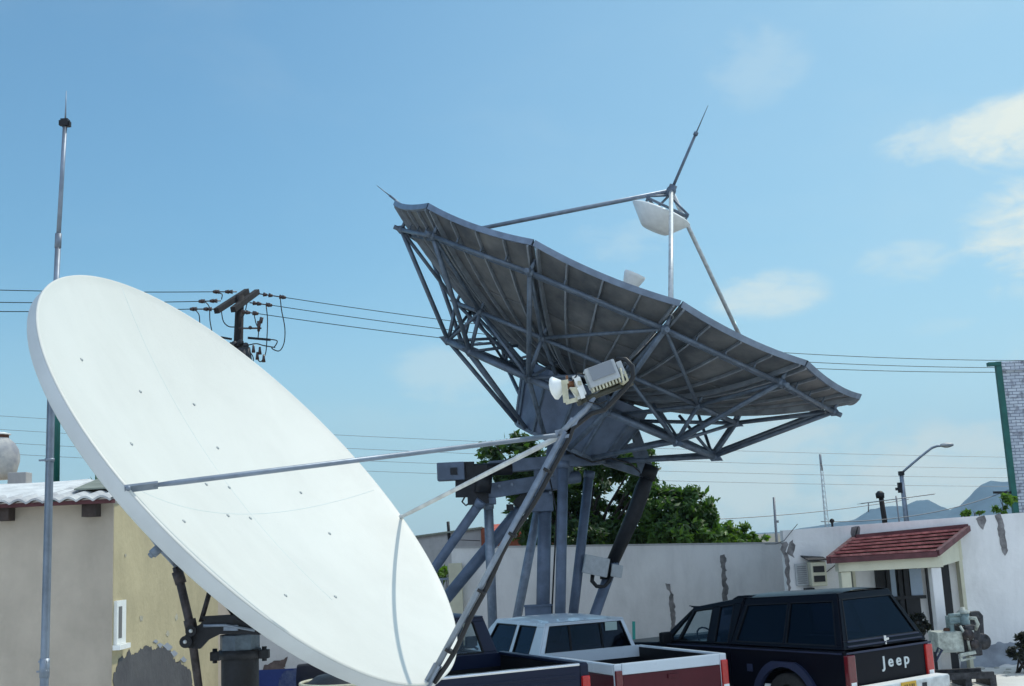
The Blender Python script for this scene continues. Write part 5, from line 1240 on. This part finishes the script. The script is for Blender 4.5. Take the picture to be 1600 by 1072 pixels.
# ------------------------------------------------------------------ machine and bush at the right
def machine():
    base = gnd(1505, 1060); Y = 19.5
    t = thing('engine_unit', 'old pale and green stationary engine on a steel skid beside the porch column', 'engine', (base.x, Y, 0))
    def q(x, y, dy=0): return at(x, y, Y+dy)
    k = Y/F_PX
    b = MB(); b.box(q(1478, 1002), (38*k, .45, 30*k), bevel=.015); b.build('fuel_tank', M['machw'], t)
    b = MB(); b.lathe(q(1481, 986), (0, 0, 1), [(.07, -.03), (.07, .03), (.05, .05), (0, .05)], 16); b.build('tank_cap', M['brown'], t)
    b = MB(); b.prism([q(1493, 988, -.1), q(1503, 1000, -.1), q(1497, 1004, -.1), (q(1496, 1020, -.1)), q(1493, 1016, -.1)], (0, .3, 0)); b.build('side_cover', M['white'], t)
    c_ = q(1506, 968)
    b = MB(); b.lathe(c_, (0, 0, 1), [(0, -.18), (8*k, -.18), (8.5*k, -.1), (8.5*k, .1), (0, .1)], 24); b.build('air_cleaner', M['machg'], t)
    b = MB(); b.lathe(c_+V((0, 0, .1)), (0, 0, 1), [(9.5*k, 0), (9.5*k, .03), (4*k, .06), (3*k, .10), (0, .10)], 24); b.build('cleaner_lid', M['machw'], t)
    b = MB(); b.box(q(1490, 969), (14*k, .2, .11), bevel=.02); b.box(q(1484, 975), (6*k, .22, .26), bevel=.02); b.tube([q(1482, 962, -.1), q(1500, 960, -.1)], .03, 10); b.tube([q(1483, 974, -.1), q(1500, 972, -.1)], .025, 10); b.build('manifold', M['machg'], t)
    b = MB(); b.box(q(1512, 1000), (28*k, .4, 44*k), bevel=.03); b.box(q(1508, 985), (14*k, .45, 18*k), bevel=.02); b.build('engine_block', M['iron'], t)
    b = MB(); b.prism([q(1517, 957, .2), q(1530, 955, .2), q(1536, 962, .2), q(1539, 1010, .2), q(1520, 1012, .2)], (0, .16, 0)); b.build('radiator', M['iron'], t)
    b = MB(); P = [q(1514, 966, -.2), q(1524, 966, -.25), q(1528, 975, -.25), q(1524, 984, -.2)]; b.tube(P, .03, 10); b.tube([q(1500, 978, -.25), q(1512, 998, -.28), q(1516, 1018, -.25)], .022, 8); b.tube([q(1520, 985, -.25), q(1519, 1010, -.25)], .02, 8); b.build('pipe', M['machw'], t)
    b = MB(); b.lathe(q(1512, 992, -.25), (0, -1, 0), [(0, 0), (.09, 0), (.09, .05), (.03, .05), (.03, .09), (0, .09)], 22); b.lathe(q(1522, 1006, -.25), (0, -1, 0), [(0, 0), (.07, 0), (.07, .05), (0, .05)], 20); b.build('pulley', M['rust'], t)
    b = MB(); b.lathe(q(1533, 1002, -.1), (0, -1, 0), [(0, 0), (.13, 0), (.13, .08), (0, .08)], 22); b.build('flywheel', M['iron'], t)
    b = MB(); z = .18
    b.bar((q(1462, 1040).x, Y-.28, z), (q(1540, 1040).x, Y-.28, z), .08, .1); b.bar((q(1462, 1040).x, Y+.25, z), (q(1540, 1040).x, Y+.25, z), .08, .1)
    for x in (1464, 1500, 1538): b.box((q(x, 1040).x, Y, .09), (.1, .62, .17))
    b.build('skid', M['iron'], t)
    b = MB(); b.bar(q(1500, 1024, -.32), q(1524, 1019, -.32), .05, .05); b.bar(q(1503, 1032, -.32), q(1524, 1027, -.32), .03, .03); b.bar(q(1500, 1024, -.32), q(1503, 1033, -.32), .04, .04); b.build('step_frame', M['machw'], t)
    b = MB(); P = [q(1462, 1022, -.2), q(1466, 1012, -.2), q(1472, 1016, -.25), q(1466, 1026, -.25), q(1462, 1034, -.25)]; b.tube(P, .018, 8); b.build('hose', M['bluetrim'], t)
machine()
shrub('low_bush', 'dark low bush at the wall foot by the right edge', 'bush', [blob(1592, 1018, 20.6, 16, 14), blob(1612, 1008, 20.7, 20, 20)], 1500, .05, 51, M['leafd'], V((at(1595, 1030, 20.6).x, 20.6, 0)))
# broken debris line along the wall shade
rnd = random.Random(9); b = MB()
for i in range(70):
    x = rnd.uniform(7.2, 12.5); y = 20.6+rnd.uniform(-.35, .9); s_ = rnd.uniform(.02, .07); b.ball((x, y, s_*.3), s_, 6, 4, (1.3, 1, .5), smooth=False)
tag(b.build('rubble', M['concrete']), 'small stones and rubble strewn along the foot of the white building', 'rubble', kind='stuff')
